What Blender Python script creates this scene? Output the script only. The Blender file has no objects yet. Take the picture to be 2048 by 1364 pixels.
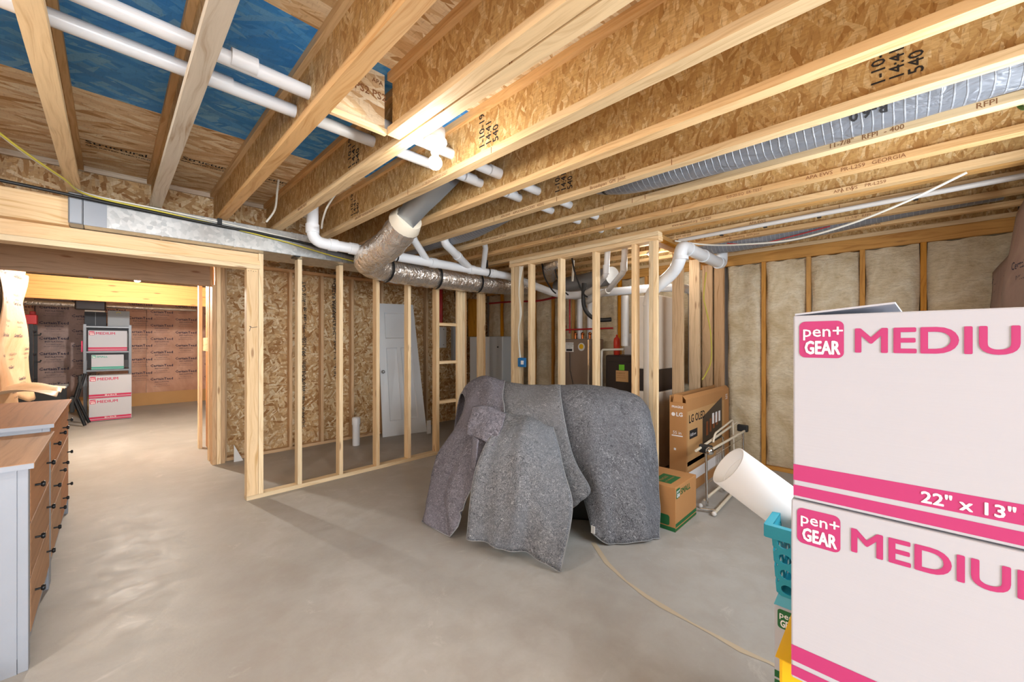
import bpy, bmesh, math, random
from mathutils import Vector, Matrix
random.seed(7)
S = bpy.context.scene
C = S.collection
PI = math.pi
# ---------------------------------------------------------------- camera
cam = bpy.data.cameras.new('camera'); camo = bpy.data.objects.new('camera', cam); C.objects.link(camo)
cam.sensor_width = 36; cam.lens = 784/2048*36; cam.shift_y = 3/2048; cam.clip_start = .05; cam.clip_end = 60
camo.location = (0, 0, 1.39)
camo.rotation_euler = (PI/2, 0, -math.atan2(802, 784))
S.camera = camo
# ---------------------------------------------------------------- world, exposure, lights
W = bpy.data.worlds.new('world'); S.world = W; W.use_nodes = True
W.node_tree.nodes['Background'].inputs[0].default_value = (.80, .90, 1.0, 1)
W.node_tree.nodes['Background'].inputs[1].default_value = 2.2
S.view_settings.view_transform = 'Standard'; S.view_settings.look = 'None'
S.view_settings.exposure = 1.12; S.view_settings.gamma = 1
BULB1, BULB2, ADDED_BULB3, ADDED_BULB4 = 130, 2600, 500, 110      # emission strength: two seen bulbs, then the added unseen ones
def bulb_light(loc, power, r=.032, col=(1, .86, .68)):
    l = bpy.data.lights.new('bulb_light', 'POINT'); l.energy = power; l.shadow_soft_size = r; l.color = col
    o = bpy.data.objects.new('bulb_light', l); o.location = loc; C.objects.link(o); return o
def fill_light(loc, rot, sx, sy, power, col=(.86, .93, 1)):
    l = bpy.data.lights.new('added_fill_light', 'AREA'); l.shape = 'RECTANGLE'; l.size = sx; l.size_y = sy; l.energy = power; l.color = col
    o = bpy.data.objects.new('added_fill_light', l); o.location = loc; o.rotation_euler = rot; C.objects.link(o); return o
fill_light((-4.38, .2, 1.45), (PI/2, 0, -PI/2), 2.4, 1.2, 34)  # added fill from the west, no window stands there
fill_light((-.5, -3.88, 1.4), (PI/2, 0, 0), 2.4, 1.4, 150)  # added fill behind the camera to even out the brightness
fill_light((2.35, -.69, 1.66), (PI/2, 0, 0), 1.8, .8, 25)  # added fill out of view, brightens the right and back
# ---------------------------------------------------------------- mesh builder
class MB:
    def __init__(s): s.v = []; s.f = []; s.uv = {}; s.sm = set(); s.mi = {}
    def add(s, vs, fs, smooth=False, mi=0):
        o = len(s.v); s.v += [tuple(v) for v in vs]
        for f in fs:
            if smooth: s.sm.add(len(s.f))
            if mi: s.mi[len(s.f)] = mi
            s.f.append(tuple(i+o for i in f))
        return o
    def box(s, x0, x1, y0, y1, z0, z1, mi=0, T=None):
        vs = [(x, y, z) for z in (z0, z1) for y in (y0, y1) for x in (x0, x1)]
        if T: vs = [T(v) for v in vs]
        s.add(vs, [(0,2,3,1),(4,5,7,6),(0,1,5,4),(2,6,7,3),(0,4,6,2),(1,3,7,5)], mi=mi); return s
    def quad(s, a, b, c, d, mi=0): s.add([a,b,c,d], [(0,1,2,3)], mi=mi); return s
    def tube(s, pts, r, n=12, caps=True, mi=0, smooth=True):
        pts = [Vector(p) for p in pts]; m = len(pts)
        rs = r if isinstance(r, (list, tuple)) else [r]*m
        up = None; rings = []
        for i, p in enumerate(pts):
            t = (pts[min(i+1, m-1)]-pts[max(i-1, 0)]).normalized()
            if up is None: up = Vector((0,0,1)) if abs(t.z) < .9 else Vector((1,0,0))
            a = (up - t*up.dot(t)).normalized(); b = t.cross(a); up = a
            rings.append([p+(a*math.cos(2*PI*k/n)+b*math.sin(2*PI*k/n))*rs[i] for k in range(n)])
        vs = [v for R in rings for v in R]
        fs = [(i*n+k, (i+1)*n+k, (i+1)*n+(k+1)%n, i*n+(k+1)%n) for i in range(m-1) for k in range(n)]
        fs = [tuple(reversed(f)) for f in fs]
        s.add(vs, fs, smooth, mi)
        if caps:
            s.add(rings[0], [tuple(range(n))], mi=mi); s.add(rings[-1], [tuple(reversed(range(n)))], mi=mi)
        return s
    def hollow(s, p, q, r0, r1, n=24, mi=0):
        p, q = Vector(p), Vector(q); t = (q-p).normalized(); up = Vector((0,0,1)) if abs(t.z) < .9 else Vector((1,0,0))
        a = (up-t*up.dot(t)).normalized(); b = t.cross(a)
        R = lambda c, r: [c+(a*math.cos(2*PI*k/n)+b*math.sin(2*PI*k/n))*r for k in range(n)]
        vs = R(p, r1)+R(q, r1)+R(q, r0)+R(p, r0)
        fs = [(j*n+k, j*n+(k+1)%n, ((j+1)%4)*n+(k+1)%n, ((j+1)%4)*n+k) for j in range(4) for k in range(n)]
        s.add(vs, fs, True, mi); return s
    def ball(s, c, r, n=16, mi=0, sz=1):
        vs = []; fs = []
        for i in range(1, n//2):
            th = PI*i/(n//2)
            for k in range(n): vs.append((c[0]+r*math.sin(th)*math.cos(2*PI*k/n), c[1]+r*math.sin(th)*math.sin(2*PI*k/n), c[2]+r*sz*math.cos(th)))
        m = n//2-1
        for i in range(m-1):
            for k in range(n): fs.append((i*n+k, (i+1)*n+k, (i+1)*n+(k+1)%n, i*n+(k+1)%n))
        t = len(vs); vs += [(c[0], c[1], c[2]+r*sz), (c[0], c[1], c[2]-r*sz)]
        for k in range(n): fs.append((t, k, (k+1)%n)); fs.append((t+1, (m-1)*n+(k+1)%n, (m-1)*n+k))
        s.add(vs, fs, True, mi); return s
    def lathe(s, c, prof, n=24, mi=0):
        vs = [(c[0]+r*math.cos(2*PI*k/n), c[1]+r*math.sin(2*PI*k/n), c[2]+z) for r, z in prof for k in range(n)]
        fs = [(i*n+k, i*n+(k+1)%n, (i+1)*n+(k+1)%n, (i+1)*n+k) for i in range(len(prof)-1) for k in range(n)]
        s.add(vs, fs, True, mi); return s
    def grid(s, P, smooth=True, mi=0):
        m, n = len(P), len(P[0])
        s.add([p for r in P for p in r], [(i*n+j, i*n+j+1, (i+1)*n+j+1, (i+1)*n+j) for i in range(m-1) for j in range(n-1)], smooth, mi); return s
    def text(s, body, size, o, xd, yd, mi=0, align='LEFT', bold=0.0, res=2, xs=1.):
        o, xd, yd = Vector(o), Vector(xd).normalized(), Vector(yd).normalized()
        vs, fs = text_geo(body, align, 0, res); nn = xd.cross(yd)
        off = [(0, 0)] if not bold else [(bold, 0), (-bold, 0), (0, bold), (0, -bold)] if bold < .02 else [(bold*math.cos(k*PI/4), bold*math.sin(k*PI/4)) for k in range(8)]
        for k, (a, b) in enumerate(off): s.add([o+xd*((v[0]*xs+a)*size)+yd*((v[1]+b)*size)+nn*(k*6e-5) for v in vs], fs, mi=mi)
        return s
_tc = {}
def text_geo(body, align, bold, res):
    k = (body, align, bold, res)
    if k not in _tc:
        c = bpy.data.curves.new('t', 'FONT'); c.body = body; c.size = 1; c.align_x = align; c.offset = bold; c.resolution_u = res; c.space_line = .8
        o = bpy.data.objects.new('t', c); me = o.to_mesh()
        _tc[k] = ([tuple(v.co) for v in me.vertices], [tuple(p.vertices) for p in me.polygons])
        o.to_mesh_clear(); bpy.data.objects.remove(o); bpy.data.curves.remove(c)
    return _tc[k]
def mesh_of(name, mb, mats, off, grain=None, flip=False):
    me = bpy.data.meshes.new(name)
    me.from_pydata([(v[0]-off[0], v[1]-off[1], v[2]-off[2]) for v in mb.v], [], mb.f); me.validate(clean_customdata=False) if False else None
    for m in (mats if isinstance(mats, (list, tuple)) else [mats]): me.materials.append(m)
    uvl = me.uv_layers.new(name='uv')
    if mb.v:
        mn = [min(v[i] for v in mb.v) for i in range(3)]; mx = [max(v[i] for v in mb.v) for i in range(3)]
    ext = [mx[i]-mn[i] for i in range(3)]
    g = 'xyz'.index(grain) if grain else ext.index(max(ext))
    ru, rv = random.uniform(0, 20), random.uniform(0, 20)
    for p in me.polygons:
        nn = [abs(c) for c in p.normal]; ax = nn.index(max(nn))
        if ax == g: a, b = [i for i in range(3) if i != ax]
        else: a = g; b = [i for i in range(3) if i not in (g, ax)][0]
        for li in p.loop_indices:
            co = me.vertices[me.loops[li].vertex_index].co
            uvl.data[li].uv = (co[a]+ru, co[b]+rv+ax*.37)
        if p.index in mb.sm: p.use_smooth = True
        if p.index in mb.mi: p.material_index = mb.mi[p.index]
    me.update()
    return me
def base(mb):
    mn = [min(v[i] for v in mb.v) for i in range(3)]; mx = [max(v[i] for v in mb.v) for i in range(3)]
    return ((mn[0]+mx[0])/2, (mn[1]+mx[1])/2, mn[2])
def tagit(o, label=None, cat=None, group=None, kind=None):
    if label: o['label'] = label
    if cat: o['category'] = cat
    if group: o['group'] = group
    if kind: o['kind'] = kind
    return o
def solo(name, mb, mat, label, cat, group=None, grain=None, kind=None, bev=0):
    b = base(mb); o = bpy.data.objects.new(name, mesh_of(name, mb, mat, b, grain)); o.location = b; C.objects.link(o)
    if bev: bevel(o, bev)
    return tagit(o, label, cat, group, kind)
def struct(name, mb, mat, grain=None):
    b = base(mb); o = bpy.data.objects.new(name, mesh_of(name, mb, mat, b, grain)); o.location = b; C.objects.link(o); o['kind'] = 'structure'; return o
def thing(name, label, cat, loc, group=None):
    o = bpy.data.objects.new(name, None); o.empty_display_size = .1; o.location = loc; C.objects.link(o); return tagit(o, label, cat, group)
def part(name, mb, mat, parent, label=None, grain=None, bev=0, kind=None):
    off = Vector(parent.location); p = parent
    while p.parent: p = p.parent; off += Vector(p.location)
    o = bpy.data.objects.new(name, mesh_of(name, mb, mat, off, grain)); C.objects.link(o); o.parent = parent
    if bev: bevel(o, bev)
    return tagit(o, label, None, None, kind)
def bevel(o, w, seg=2):
    m = o.modifiers.new('bevel', 'BEVEL'); m.width = w; m.segments = seg; m.limit_method = 'ANGLE'; m.angle_limit = .6
def rotz(c, a):
    ca, sa = math.cos(a), math.sin(a)
    return lambda v: (c[0]+v[0]*ca-v[1]*sa, c[1]+v[0]*sa+v[1]*ca, c[2]+v[2])
def arc(c, a, b, r, t0, t1, n=6):
    a, b, c = Vector(a), Vector(b), Vector(c)
    return [c+(a*math.cos(t0+(t1-t0)*i/n)+b*math.sin(t0+(t1-t0)*i/n))*r for i in range(n+1)]
def roundpath(pts, r=.08, n=5):
    pts = [Vector(p) for p in pts]; out = [pts[0]]
    for i in range(1, len(pts)-1):
        a, b, c = pts[i-1], pts[i], pts[i+1]; d0 = (a-b); d1 = (c-b)
        rr = min(r, d0.length*.49, d1.length*.49); p = b+d0.normalized()*rr; q = b+d1.normalized()*rr
        for k in range(n+1):
            t = k/n; out.append(p*(1-t)**2+b*2*t*(1-t)+q*t*t)
    out.append(pts[-1]); return out
# ---------------------------------------------------------------- materials
class NT:
    def __init__(s, name):
        s.m = bpy.data.materials.new(name); s.m.use_nodes = True; s.t = s.m.node_tree; s.n = s.t.nodes; s.l = s.t.links
        s.b = s.n['Principled BSDF']
    def new(s, t, **k):
        n = s.n.new(t)
        for a, b in k.items(): setattr(n, a, b)
        return n
    def link(s, a, b): s.l.new(a, b)
    def val(s, node, i, v):
        if hasattr(v, 'links'): s.link(v, node.inputs[i])
        else: node.inputs[i].default_value = v
    def uv(s): return s.new('ShaderNodeTexCoord').outputs['UV']
    def obj(s): return s.new('ShaderNodeTexCoord').outputs['Object']
    def map(s, src, scale=(1,1,1), rot=(0,0,0), loc=(0,0,0)):
        m = s.new('ShaderNodeMapping'); s.link(src, m.inputs[0]); m.inputs['Scale'].default_value = scale; m.inputs['Rotation'].default_value = rot; s.val(m, 'Location', loc); return m.outputs[0]
    def noise(s, src, scale=5, detail=3, rough=.5, dist=0, out=0):
        n = s.new('ShaderNodeTexNoise'); s.link(src, n.inputs['Vector']); n.inputs['Scale'].default_value = scale; n.inputs['Detail'].default_value = detail; n.inputs['Roughness'].default_value = rough; n.inputs['Distortion'].default_value = dist; return n.outputs[out]
    def vor(s, src, scale=5, feature='F1', out='Color', rnd=1):
        n = s.new('ShaderNodeTexVoronoi', feature=feature); s.link(src, n.inputs['Vector']); n.inputs['Scale'].default_value = scale; n.inputs['Randomness'].default_value = rnd; return n.outputs[out]
    def ramp(s, f, stops, interp='LINEAR'):
        r = s.new('ShaderNodeValToRGB'); s.val(r, 0, f); e = r.color_ramp; e.interpolation = interp
        while len(e.elements) < len(stops): e.elements.new(.5)
        for el, (p, c) in zip(e.elements, stops): el.position = p; el.color = (*c, 1) if len(c) == 3 else c
        return r.outputs[0]
    def mix(s, f, a, b, bt='MIX'):
        m = s.new('ShaderNodeMix', data_type='RGBA', blend_type=bt); s.val(m, 0, f)
        for i, v in ((6, a), (7, b)):
            if hasattr(v, 'links'): s.link(v, m.inputs[i])
            else: m.inputs[i].default_value = (*v, 1)
        return m.outputs[2]
    def math(s, op, a, b=0.0, c=0.0):
        m = s.new('ShaderNodeMath', operation=op); s.val(m, 0, a); s.val(m, 1, b); s.val(m, 2, c); return m.outputs[0]
    def sep(s, c):
        m = s.new('ShaderNodeSeparateColor'); s.link(c, m.inputs[0]); return m.outputs
    def bump(s, h, strength=.3, dist=.01):
        b = s.new('ShaderNodeBump'); s.val(b, 'Height', h); b.inputs['Strength'].default_value = strength; b.inputs['Distance'].default_value = dist; s.link(b.outputs[0], s.b.inputs['Normal'])
    def rand(s): return s.new('ShaderNodeObjectInfo').outputs['Random']
    def hsv(s, col, h=.5, sat=1., v=1.):
        m = s.new('ShaderNodeHueSaturation'); s.val(m, 0, h); s.val(m, 1, sat); s.val(m, 2, v); s.val(m, 4, col); return m.outputs[0]
    def done(s, col=None, rough=.6, metal=0., spec=None):
        if col is not None:
            if hasattr(col, 'links'): s.link(col, s.b.inputs['Base Color'])
            else: s.b.inputs['Base Color'].default_value = (*col, 1)
        s.val(s.b, 'Roughness', rough); s.val(s.b, 'Metallic', metal)
        if spec is not None: s.b.inputs['Specular IOR Level'].default_value = spec
        return s.m
def srgb(h):
    h = h.lstrip('#'); c = [int(h[i:i+2], 16)/255 for i in (0, 2, 4)]
    return tuple(x/12.92 if x <= .04045 else ((x+.055)/1.055)**2.4 for x in c)
def plain(name, hexc, rough=.5, metal=0., var=.0, bump=0., emit=0.):
    n = NT(name); c = srgb(hexc)
    if var:
        nz = n.noise(n.obj(), 9, 4); col = n.mix(nz, tuple(x*(1-var) for x in c), tuple(min(1, x*(1+var)) for x in c)); n.done(col, rough, metal)
    else: n.done(c, rough, metal)
    if bump: n.bump(n.noise(n.obj(), 60, 3), bump, .005)
    if emit: n.b.inputs['Emission Color'].default_value = (*c, 1); n.b.inputs['Emission Strength'].default_value = emit
    return n.m
def pine(name, light, dark, knots=.6, sc=1.):
    n = NT(name); uv = n.uv(); w = n.noise(n.map(uv, (1.2*sc, 6*sc, 1)), 1.3, 2, .5, 0, 1)
    wv = n.mix(.12, uv, w)
    g = n.noise(n.map(wv, (1.6*sc, 42*sc, 1)), 1.6, 5, .62, .4)
    fine = n.noise(n.map(uv, (6*sc, 300*sc, 1)), 1, 2)
    col = n.ramp(g, [(.28, srgb(dark)), (.5, srgb(light)), (.75, tuple(min(1, c*1.12) for c in srgb(light)))])
    col = n.mix(n.math('MULTIPLY', fine, .22), col, srgb(dark))
    kv = n.vor(n.map(uv, (2.1, 9, 1)), 1.1, 'F1', 'Distance')
    kmask = n.math('MULTIPLY', n.ramp(kv, [(.06, (1,1,1)), (.13, (0,0,0))]), knots)
    col = n.mix(kmask, col, srgb('7A4218'))
    r = n.rand(); col = n.hsv(col, n.math('MULTIPLY_ADD', r, -.014, .507), n.math('MULTIPLY_ADD', r, .25, .86), n.math('MULTIPLY_ADD', n.math('FRACT', n.math('MULTIPLY', r, 7.3)), .26, .86))
    n.bump(g, .12, .003)
    return n.done(col, .62, 0, .3)
def osb(name, cols, scale=1., angs=(.2, 1.1, -.7), ext=(11, 50), blue=False, dirt=.0, ov=1.):
    """strand board: three overlapping layers of long strands, the highest strand wins"""
    n = NT(name); uv = n.uv()
    wob = n.noise(n.map(uv, (6, 6, 1)), 1, 1, .5, 0, 1); uvw = n.mix(.035, uv, wob)
    best = None; bc = None; bh = None
    for i, a in enumerate(angs):
        p = n.map(uvw, (1, 1, 1), (0, 0, a), (i*3.7, i*1.9, 0))
        p = n.map(p, (ext[0]*scale, ext[1]*scale, 1))
        c = n.sep(n.vor(p, 1.0, 'F1', 'Color')); h = c[0]; t = c[1]
        if bh is None: bh, bt = h, t
        else:
            sel = n.math('GREATER_THAN', h, bh)
            bt = n.mix(sel, bt, t); bh = n.math('MAXIMUM', h, bh)
    k = len(cols)
    col = n.ramp(bt, [((i+.5)/k, srgb(c)) for i, c in enumerate(cols)])
    fib = n.noise(n.map(uv, (22, 130, 1), (0, 0, angs[0])), 1, 3, .6)
    fib2 = n.noise(n.map(uv, (110, 24, 1), (0, 0, .3)), 1, 3, .6)
    col = n.mix(n.ramp(fib, [(.35, (.5*ov,)*3), (.6, (0,)*3)]), col, srgb('AC8250') if not blue else srgb('3377B4'))
    edge = n.ramp(fib2, [(.3, (.55*ov,)*3), (.45, (0,)*3)])
    col = n.mix(edge, col, srgb('7C5228') if not blue else srgb('23598F'))
    if dirt:
        dm = n.noise(uv, 2.2, 3); col = n.mix(n.math('MULTIPLY', n.ramp(dm, [(.45, (0,)*3), (.7, (1,)*3)]), dirt), col, srgb('6E665C'))
    r = n.rand(); col = n.hsv(col, .5, 1., n.math('MULTIPLY_ADD', r, .12, .94))
    n.bump(bh, .25, .004)
    return n.done(col, .6, 0, .25)
M = {}
M['stud'] = pine('pine_stud', 'EBD0A6', 'CFA873')
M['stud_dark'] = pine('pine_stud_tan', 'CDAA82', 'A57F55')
M['flange'] = pine('joist_flange', 'E0BC8A', 'C2945E', .12)
M['flange_grey'] = pine('joist_flange_weathered', 'D0C3B0', 'A88D70', .1)
M['beam_grey'] = pine('beam_weathered', 'A98668', '8A6749', .8)
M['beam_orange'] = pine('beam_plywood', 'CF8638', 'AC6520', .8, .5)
M['plate_orange'] = pine('plate_orange', 'D09748', 'A96C26', .5)
M['web'] = osb('joist_web_board', ['C29A62', 'D9B57C', 'CBA468', 'E8CE9E', 'D6AF73', 'B48850'], .9, (1.45, 1.0, 2.1), (16, 60))
M['osb'] = osb('strand_board', ['BC9A6C', 'DFC9A2', 'A37B4C', 'EADBBA', 'CFAB7A', 'B39063', '93683C'], .85, (.3, 1.5, -.75), (13, 50))
M['osb_ceiling'] = osb('subfloor_strand_board', ['D9BB90', 'EFDDBC', 'CFAA7A', 'F6ECD2', 'E3C79C', 'B99264'], .6, (.05, -.3, .45), (7, 50), ov=.45)
M['osb_blue'] = osb('blue_coated_strand_board', ['3F93E0', '57A6E8', '3386D4', '7FBBE6', '3C90DC'], .7, (.1, -.4, .9), (7, 46), True, ov=.45)
def concrete():
    n = NT('concrete'); o = n.obj()
    a = n.noise(o, .9, 5, .6, .6); b = n.noise(o, 7, 6, .65, .4); c = n.noise(o, 60, 3)
    col = n.ramp(a, [(.3, srgb('9F9B96')), (.5, srgb('ACA9A4')), (.72, srgb('BBB9B5'))])
    col = n.mix(n.math('MULTIPLY', n.ramp(b, [(.35, (1,)*3), (.6, (0,)*3)]), .35), col, srgb('968D83'))
    col = n.mix(n.ramp(n.noise(n.map(o, (1, 1, 1), (0, 0, .8)), 2.6, 7, .75, 1.2), [(.60, (0,)*3), (.78, (.55,)*3)]), col, srgb('D9D5CF'))
    col = n.mix(n.math('MULTIPLY', c, .12), col, srgb('857C72'))
    sp = n.vor(o, 3.3, 'F1', 'Distance'); col = n.mix(n.ramp(sp, [(.0, (.8,)*3), (.012, (0,)*3)]), col, srgb('5A5046'))
    n.bump(n.math('ADD', b, n.math('MULTIPLY', c, .3)), .12, .01)
    return n.done(col, n.ramp(b, [(.3, (.42,)*3), (.7, (.62,)*3)]), 0, .35)
M['concrete'] = concrete()
def batt():
    n = NT('fibreglass_batt'); o = n.obj()
    a = n.noise(o, 3.2, 6, .62, 1.0); b = n.noise(n.map(o, (18, 18, 60)), 1, 5, .7, .8)
    col = n.ramp(a, [(.3, srgb('C6B18C')), (.5, srgb('DCCCAE')), (.72, srgb('EBE1CB'))])
    col = n.mix(n.ramp(b, [(.35, (.35,)*3), (.55, (0,)*3)]), col, srgb('9C8560'))
    n.bump(n.math('ADD', a, n.math('MULTIPLY', b, .35)), .9, .03); return n.done(col, .95, 0, .05)
M['batt'] = batt()
def kraft(name, a, b, c):
    n = NT(name); o = n.obj(); x = n.noise(o, 2.5, 5, .6, .8); y = n.noise(n.map(o, (1, 1, .4)), 6, 4, .6, 2.2)
    col = n.ramp(x, [(.3, srgb(a)), (.55, srgb(b)), (.75, srgb(c))])
    n.bump(y, .35, .02); return n.done(col, .5, 0, .35)
M['kraft'] = kraft('kraft_facing', 'C08F76', 'CF9F86', 'DDB39B')
M['kraft_tan'] = kraft('kraft_facing_tan', 'C59C74', 'D4B08A', 'E0C29E')
M['kraft_grey'] = kraft('kraft_facing_grey', '8E7A74', 'A9908A', 'BCA49B')
def foil():
    n = NT('foil_wrap'); uv = n.obj(); a = n.noise(n.map(uv, (34, 12, 12)), 1, 3, .5, 1.2); b = n.noise(uv, 12, 2, .5, 1.0)
    n.bump(n.math('ADD', a, n.math('MULTIPLY', b, 1.3)), .9, .014)
    return n.done(n.mix(b, srgb('EDEAE6'), srgb('DCCFC2')), .27, .85)
M['foil'] = foil()
def flexsil():
    n = NT('grey_flex_sleeve'); o = n.obj()
    a = n.noise(n.map(o, (14, 5, 14)), 1, 3, .6, 1.5)
    w = n.new('ShaderNodeTexWave', bands_direction='Y'); n.link(o, w.inputs[0]); w.inputs['Scale'].default_value = 9; w.inputs['Distortion'].default_value = 1.2; w.inputs['Detail'].default_value = 1
    line = n.ramp(w.outputs[1], [(.9, (0,)*3), (.97, (1,)*3)])
    col = n.mix(n.math('MULTIPLY', line, .35), srgb('868990'), srgb('C4C6CA'))
    n.bump(n.math('ADD', a, n.math('MULTIPLY', line, .15)), .7, .02); return n.done(col, .34, .35)
M['flex'] = flexsil()
def galv():
    n = NT('galvanised_steel'); o = n.obj(); v = n.sep(n.vor(n.map(o, (1, 1, 1)), 40))[0]; a = n.noise(o, 3, 3)
    col = n.mix(v, srgb('A6A8A8'), srgb('C2C3C1')); return n.done(col, n.math('MULTIPLY_ADD', a, .2, .22), .85)
M['galv'] = galv()
M['pvc'] = plain('white_pvc', 'DFE1E4', .28); M['pvc_dull'] = plain('dull_pvc', 'CFCBC6', .4)
M['cable'] = plain('white_cable', 'DEDCD2', .5); M['cable_yellow'] = plain('yellow_cable', 'C9BC4A', .5); M['black'] = plain('black_rubber', '17181A', .5)
M['cable_green'] = plain('green_cable', '3F8A4A', .5); M['red'] = plain('red_pex', 'B3262A', .4); M['white'] = plain('white_paint', 'E7E7E5', .4)
def blanket(name, base_, hi, lo, tint):
    n = NT(name); uv = n.uv()
    w = n.noise(n.map(uv, (1, 1, 1)), 16, 3, .6, 0, 1); p = n.mix(.35, uv, w)
    a = n.noise(n.map(p, (24, 66, 1)), 1, 4, .75, 3.2); b = n.noise(n.map(p, (72, 22, 1)), 1.1, 4, .75, 3.2)
    m = n.math('MAXIMUM', a, b); d = n.math('MINIMUM', a, b)
    col = n.mix(n.ramp(m, [(.57, (0,)*3), (.63, (1,)*3)]), srgb(base_), srgb(hi))
    col = n.mix(n.ramp(d, [(.40, (1,)*3), (.46, (0,)*3)]), col, srgb(lo))
    t = n.noise(uv, 2.3, 3); col = n.mix(n.ramp(t, [(.42, (0,)*3), (.7, (.5,)*3)]), col, srgb(tint), 'MIX')
    n.bump(m, .5, .006); return n.done(col, .95, 0, .1)
M['blanket_dark'] = blanket('felt_dark_grey', '6A6B70', 'CDCED2', '2E2F33', '6B6C73')
M['blanket_mid'] = blanket('felt_mid_grey', '75767A', 'CFCFCF', '3A3B3E', '7F7F83')
M['blanket_purple'] = blanket('felt_purple_grey', '737078', 'CAC8D2', '36363D', '7E7B86')
M['blanket_blue'] = blanket('felt_blue_grey', '777A80', 'D3D5D8', '393B3F', '7A818B')
M['edge'] = plain('blanket_binding', '8E9092', .9)
def card(name, h, var=.06):
    n = NT(name); o = n.obj(); c = srgb(h); a = n.noise(o, 5, 4); w = n.noise(n.map(o, (1, 1, 90)), 3, 2)
    col = n.mix(a, tuple(x*(1-var) for x in c), tuple(min(1, x*(1+var)) for x in c)); col = n.mix(n.math('MULTIPLY', w, .08), col, tuple(x*.7 for x in c))
    n.bump(w, .06, .003); return n.done(col, .7, 0, .2)
M['box_white'] = card('white_cardboard', 'BBBDC6', .02); M['box_brown'] = card('brown_cardboard', 'B98655'); M['box_tan'] = card('tan_cardboard', 'C69A68')
M['pink'] = plain('pink_ink', 'B5306F', .6); M['green_ink'] = plain('green_ink', '176332', .6); M['white_ink'] = plain('white_ink', 'F2EFF0', .6)
M['ink'] = plain('black_ink', '1C1A1C', .7); M['brown_ink'] = plain('brown_ink', '8A5A34', .7); M['navy_ink'] = plain('navy_ink', '23284A', .7); M['teal_ink'] = plain('teal_ink', '1F9C87', .6)
M['crimson'] = plain('crimson_ink', 'B92350', .6)
M['chrome'] = plain('chrome', 'D8D8D6', .12, 1.); M['cream_metal'] = plain('cream_enamel_tube', 'D9CDB8', .35)
M['teal'] = plain('teal_plastic', '1E93A8', .35); M['yellow'] = plain('yellow_plastic', 'F2BE14', .3); M['foam'] = plain('white_foam', 'EBEDEF', .55)
M['dresser'] = plain('dresser_blue_grey_paint', '959CA7', .45, 0, .05)
M['drawer'] = pine('dresser_oak_front', 'B98A64', '9F7250', 0, .6); M['dtop'] = pine('dresser_oak_top', 'B07D55', '93643F', 0, .5)
M['knob'] = plain('dark_metal_knob', '2A2D30', .35, .7)
M['tape'] = plain('grey_duct_tape', '8D9299', .35, .5)
M['plastic_clear'] = plain('cloudy_plastic_sheet', 'C9CDD0', .25)
M['mastic'] = plain('cream_mastic', 'E3D9C6', .8)
M['boiler'] = plain('taupe_enamel', '8B7B70', .35, .3, .03); M['darkbrown'] = plain('dark_brown_plastic', '2B211E', .4)
M['cream'] = plain('cream_insulation_wrap', 'D2C4B4', .5, 0, .06, .2); M['grey_panel'] = plain('grey_enamel', 'A9AEB1', .35); M['white_panel'] = plain('white_enamel', 'D5D9DC', .35)
M['blue_box'] = plain('blue_plastic', '1673B6', .4); M['green'] = plain('lime_plastic', '6FBE2B', .5); M['orange_red'] = plain('red_orange_plastic', 'D8402C', .4)
M['black_metal'] = plain('black_metal', '232528', .4, .5); M['dark_fabric'] = plain('dark_grey_fabric', '3A3E45', .9); M['light_fabric'] = plain('light_grey_fabric', '8E949B', .9); M['shelf_metal'] = plain('grey_shelf_metal', '6E737A', .45, .3)
M['copper'] = plain('copper', 'B66A3C', .3, 1.); M['sheet_metal'] = plain('dull_sheet_metal', 'A9ADB0', .4, .6)
def bulbm():
    n = NT('lit_bulb_glass'); n.done((1, 1, 1), .3); n.b.inputs['Emission Color'].default_value = (1, .93, .8, 1); n.b.inputs['Emission Strength'].default_value = 14; return n.m
M['bulb'] = bulbm()
M['sealant'] = plain('floor_sealant', 'B7A78F', .8)
# ================================================================ structure
ZJ = 2.395          # underside of joists
ZS = 2.697          # underside of subfloor
struct('floor', MB().box(-4.5, 6.2, -4, 12.6, -.12, 0), M['concrete'])
cl = MB().box(-4.5, 6.2, -4, 1.725, ZS, ZS+.02).box(-4.5, 6.2, 3.0, 12.6, ZS, ZS+.02)
ceil = struct('ceiling', cl, M['osb_ceiling'], 'x')
part('blue_subfloor_panel', MB().box(-4.5, 6.2, 1.725, 3.0, ZS, ZS+.02), M['osb_blue'], ceil, 'blue coated board panel', 'x')
st = MB()
for x, y in ((-.12, 3.78), (-1.0, 3.74), (.35, 3.62), (.75, 3.6)):
    st.text('Structural', .075, (x, y, ZS-.0015), (1, 0, 0), (0, -1, 0), bold=.012).text('APA RATED SHEATHING', .03, (x, y+.05, ZS-.0015), (1, 0, 0), (0, -1, 0), bold=.01)
part('printed_lettering', st, M['ink'], ceil, 'black stamped lettering')
struct('wall_east', MB().box(5.13, 5.3, -.8, 12.6, 0, ZS), M['concrete'])
struct('wall_south', MB().box(.9, 1.35, -.85, -.72, 0, ZS).box(3.35, 5.13, -.85, -.72, 0, ZS).box(1.35, 3.35, -.85, -.72, 0, 1.2).box(1.35, 3.35, -.85, -.72, 2.12, ZS), M['concrete'])
wn = struct('added_window_1', MB().box(1.36, 3.34, -.80, -.745, 1.205, 1.25).box(1.36, 3.34, -.80, -.745, 2.07, 2.115).box(1.36, 1.41, -.80, -.745, 1.25, 2.07).box(3.29, 3.34, -.80, -.745, 1.25, 2.07).box(2.33, 2.37, -.80, -.745, 1.25, 2.07), M['white'])  # window added out of view to let in more light
sk = NT('added_glow_glass'); sk.done((.8, .85, .9), .1); sk.b.inputs['Emission Color'].default_value = (.85, .93, 1, 1); sk.b.inputs['Emission Strength'].default_value = 1.5  # glow of the added window
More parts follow.
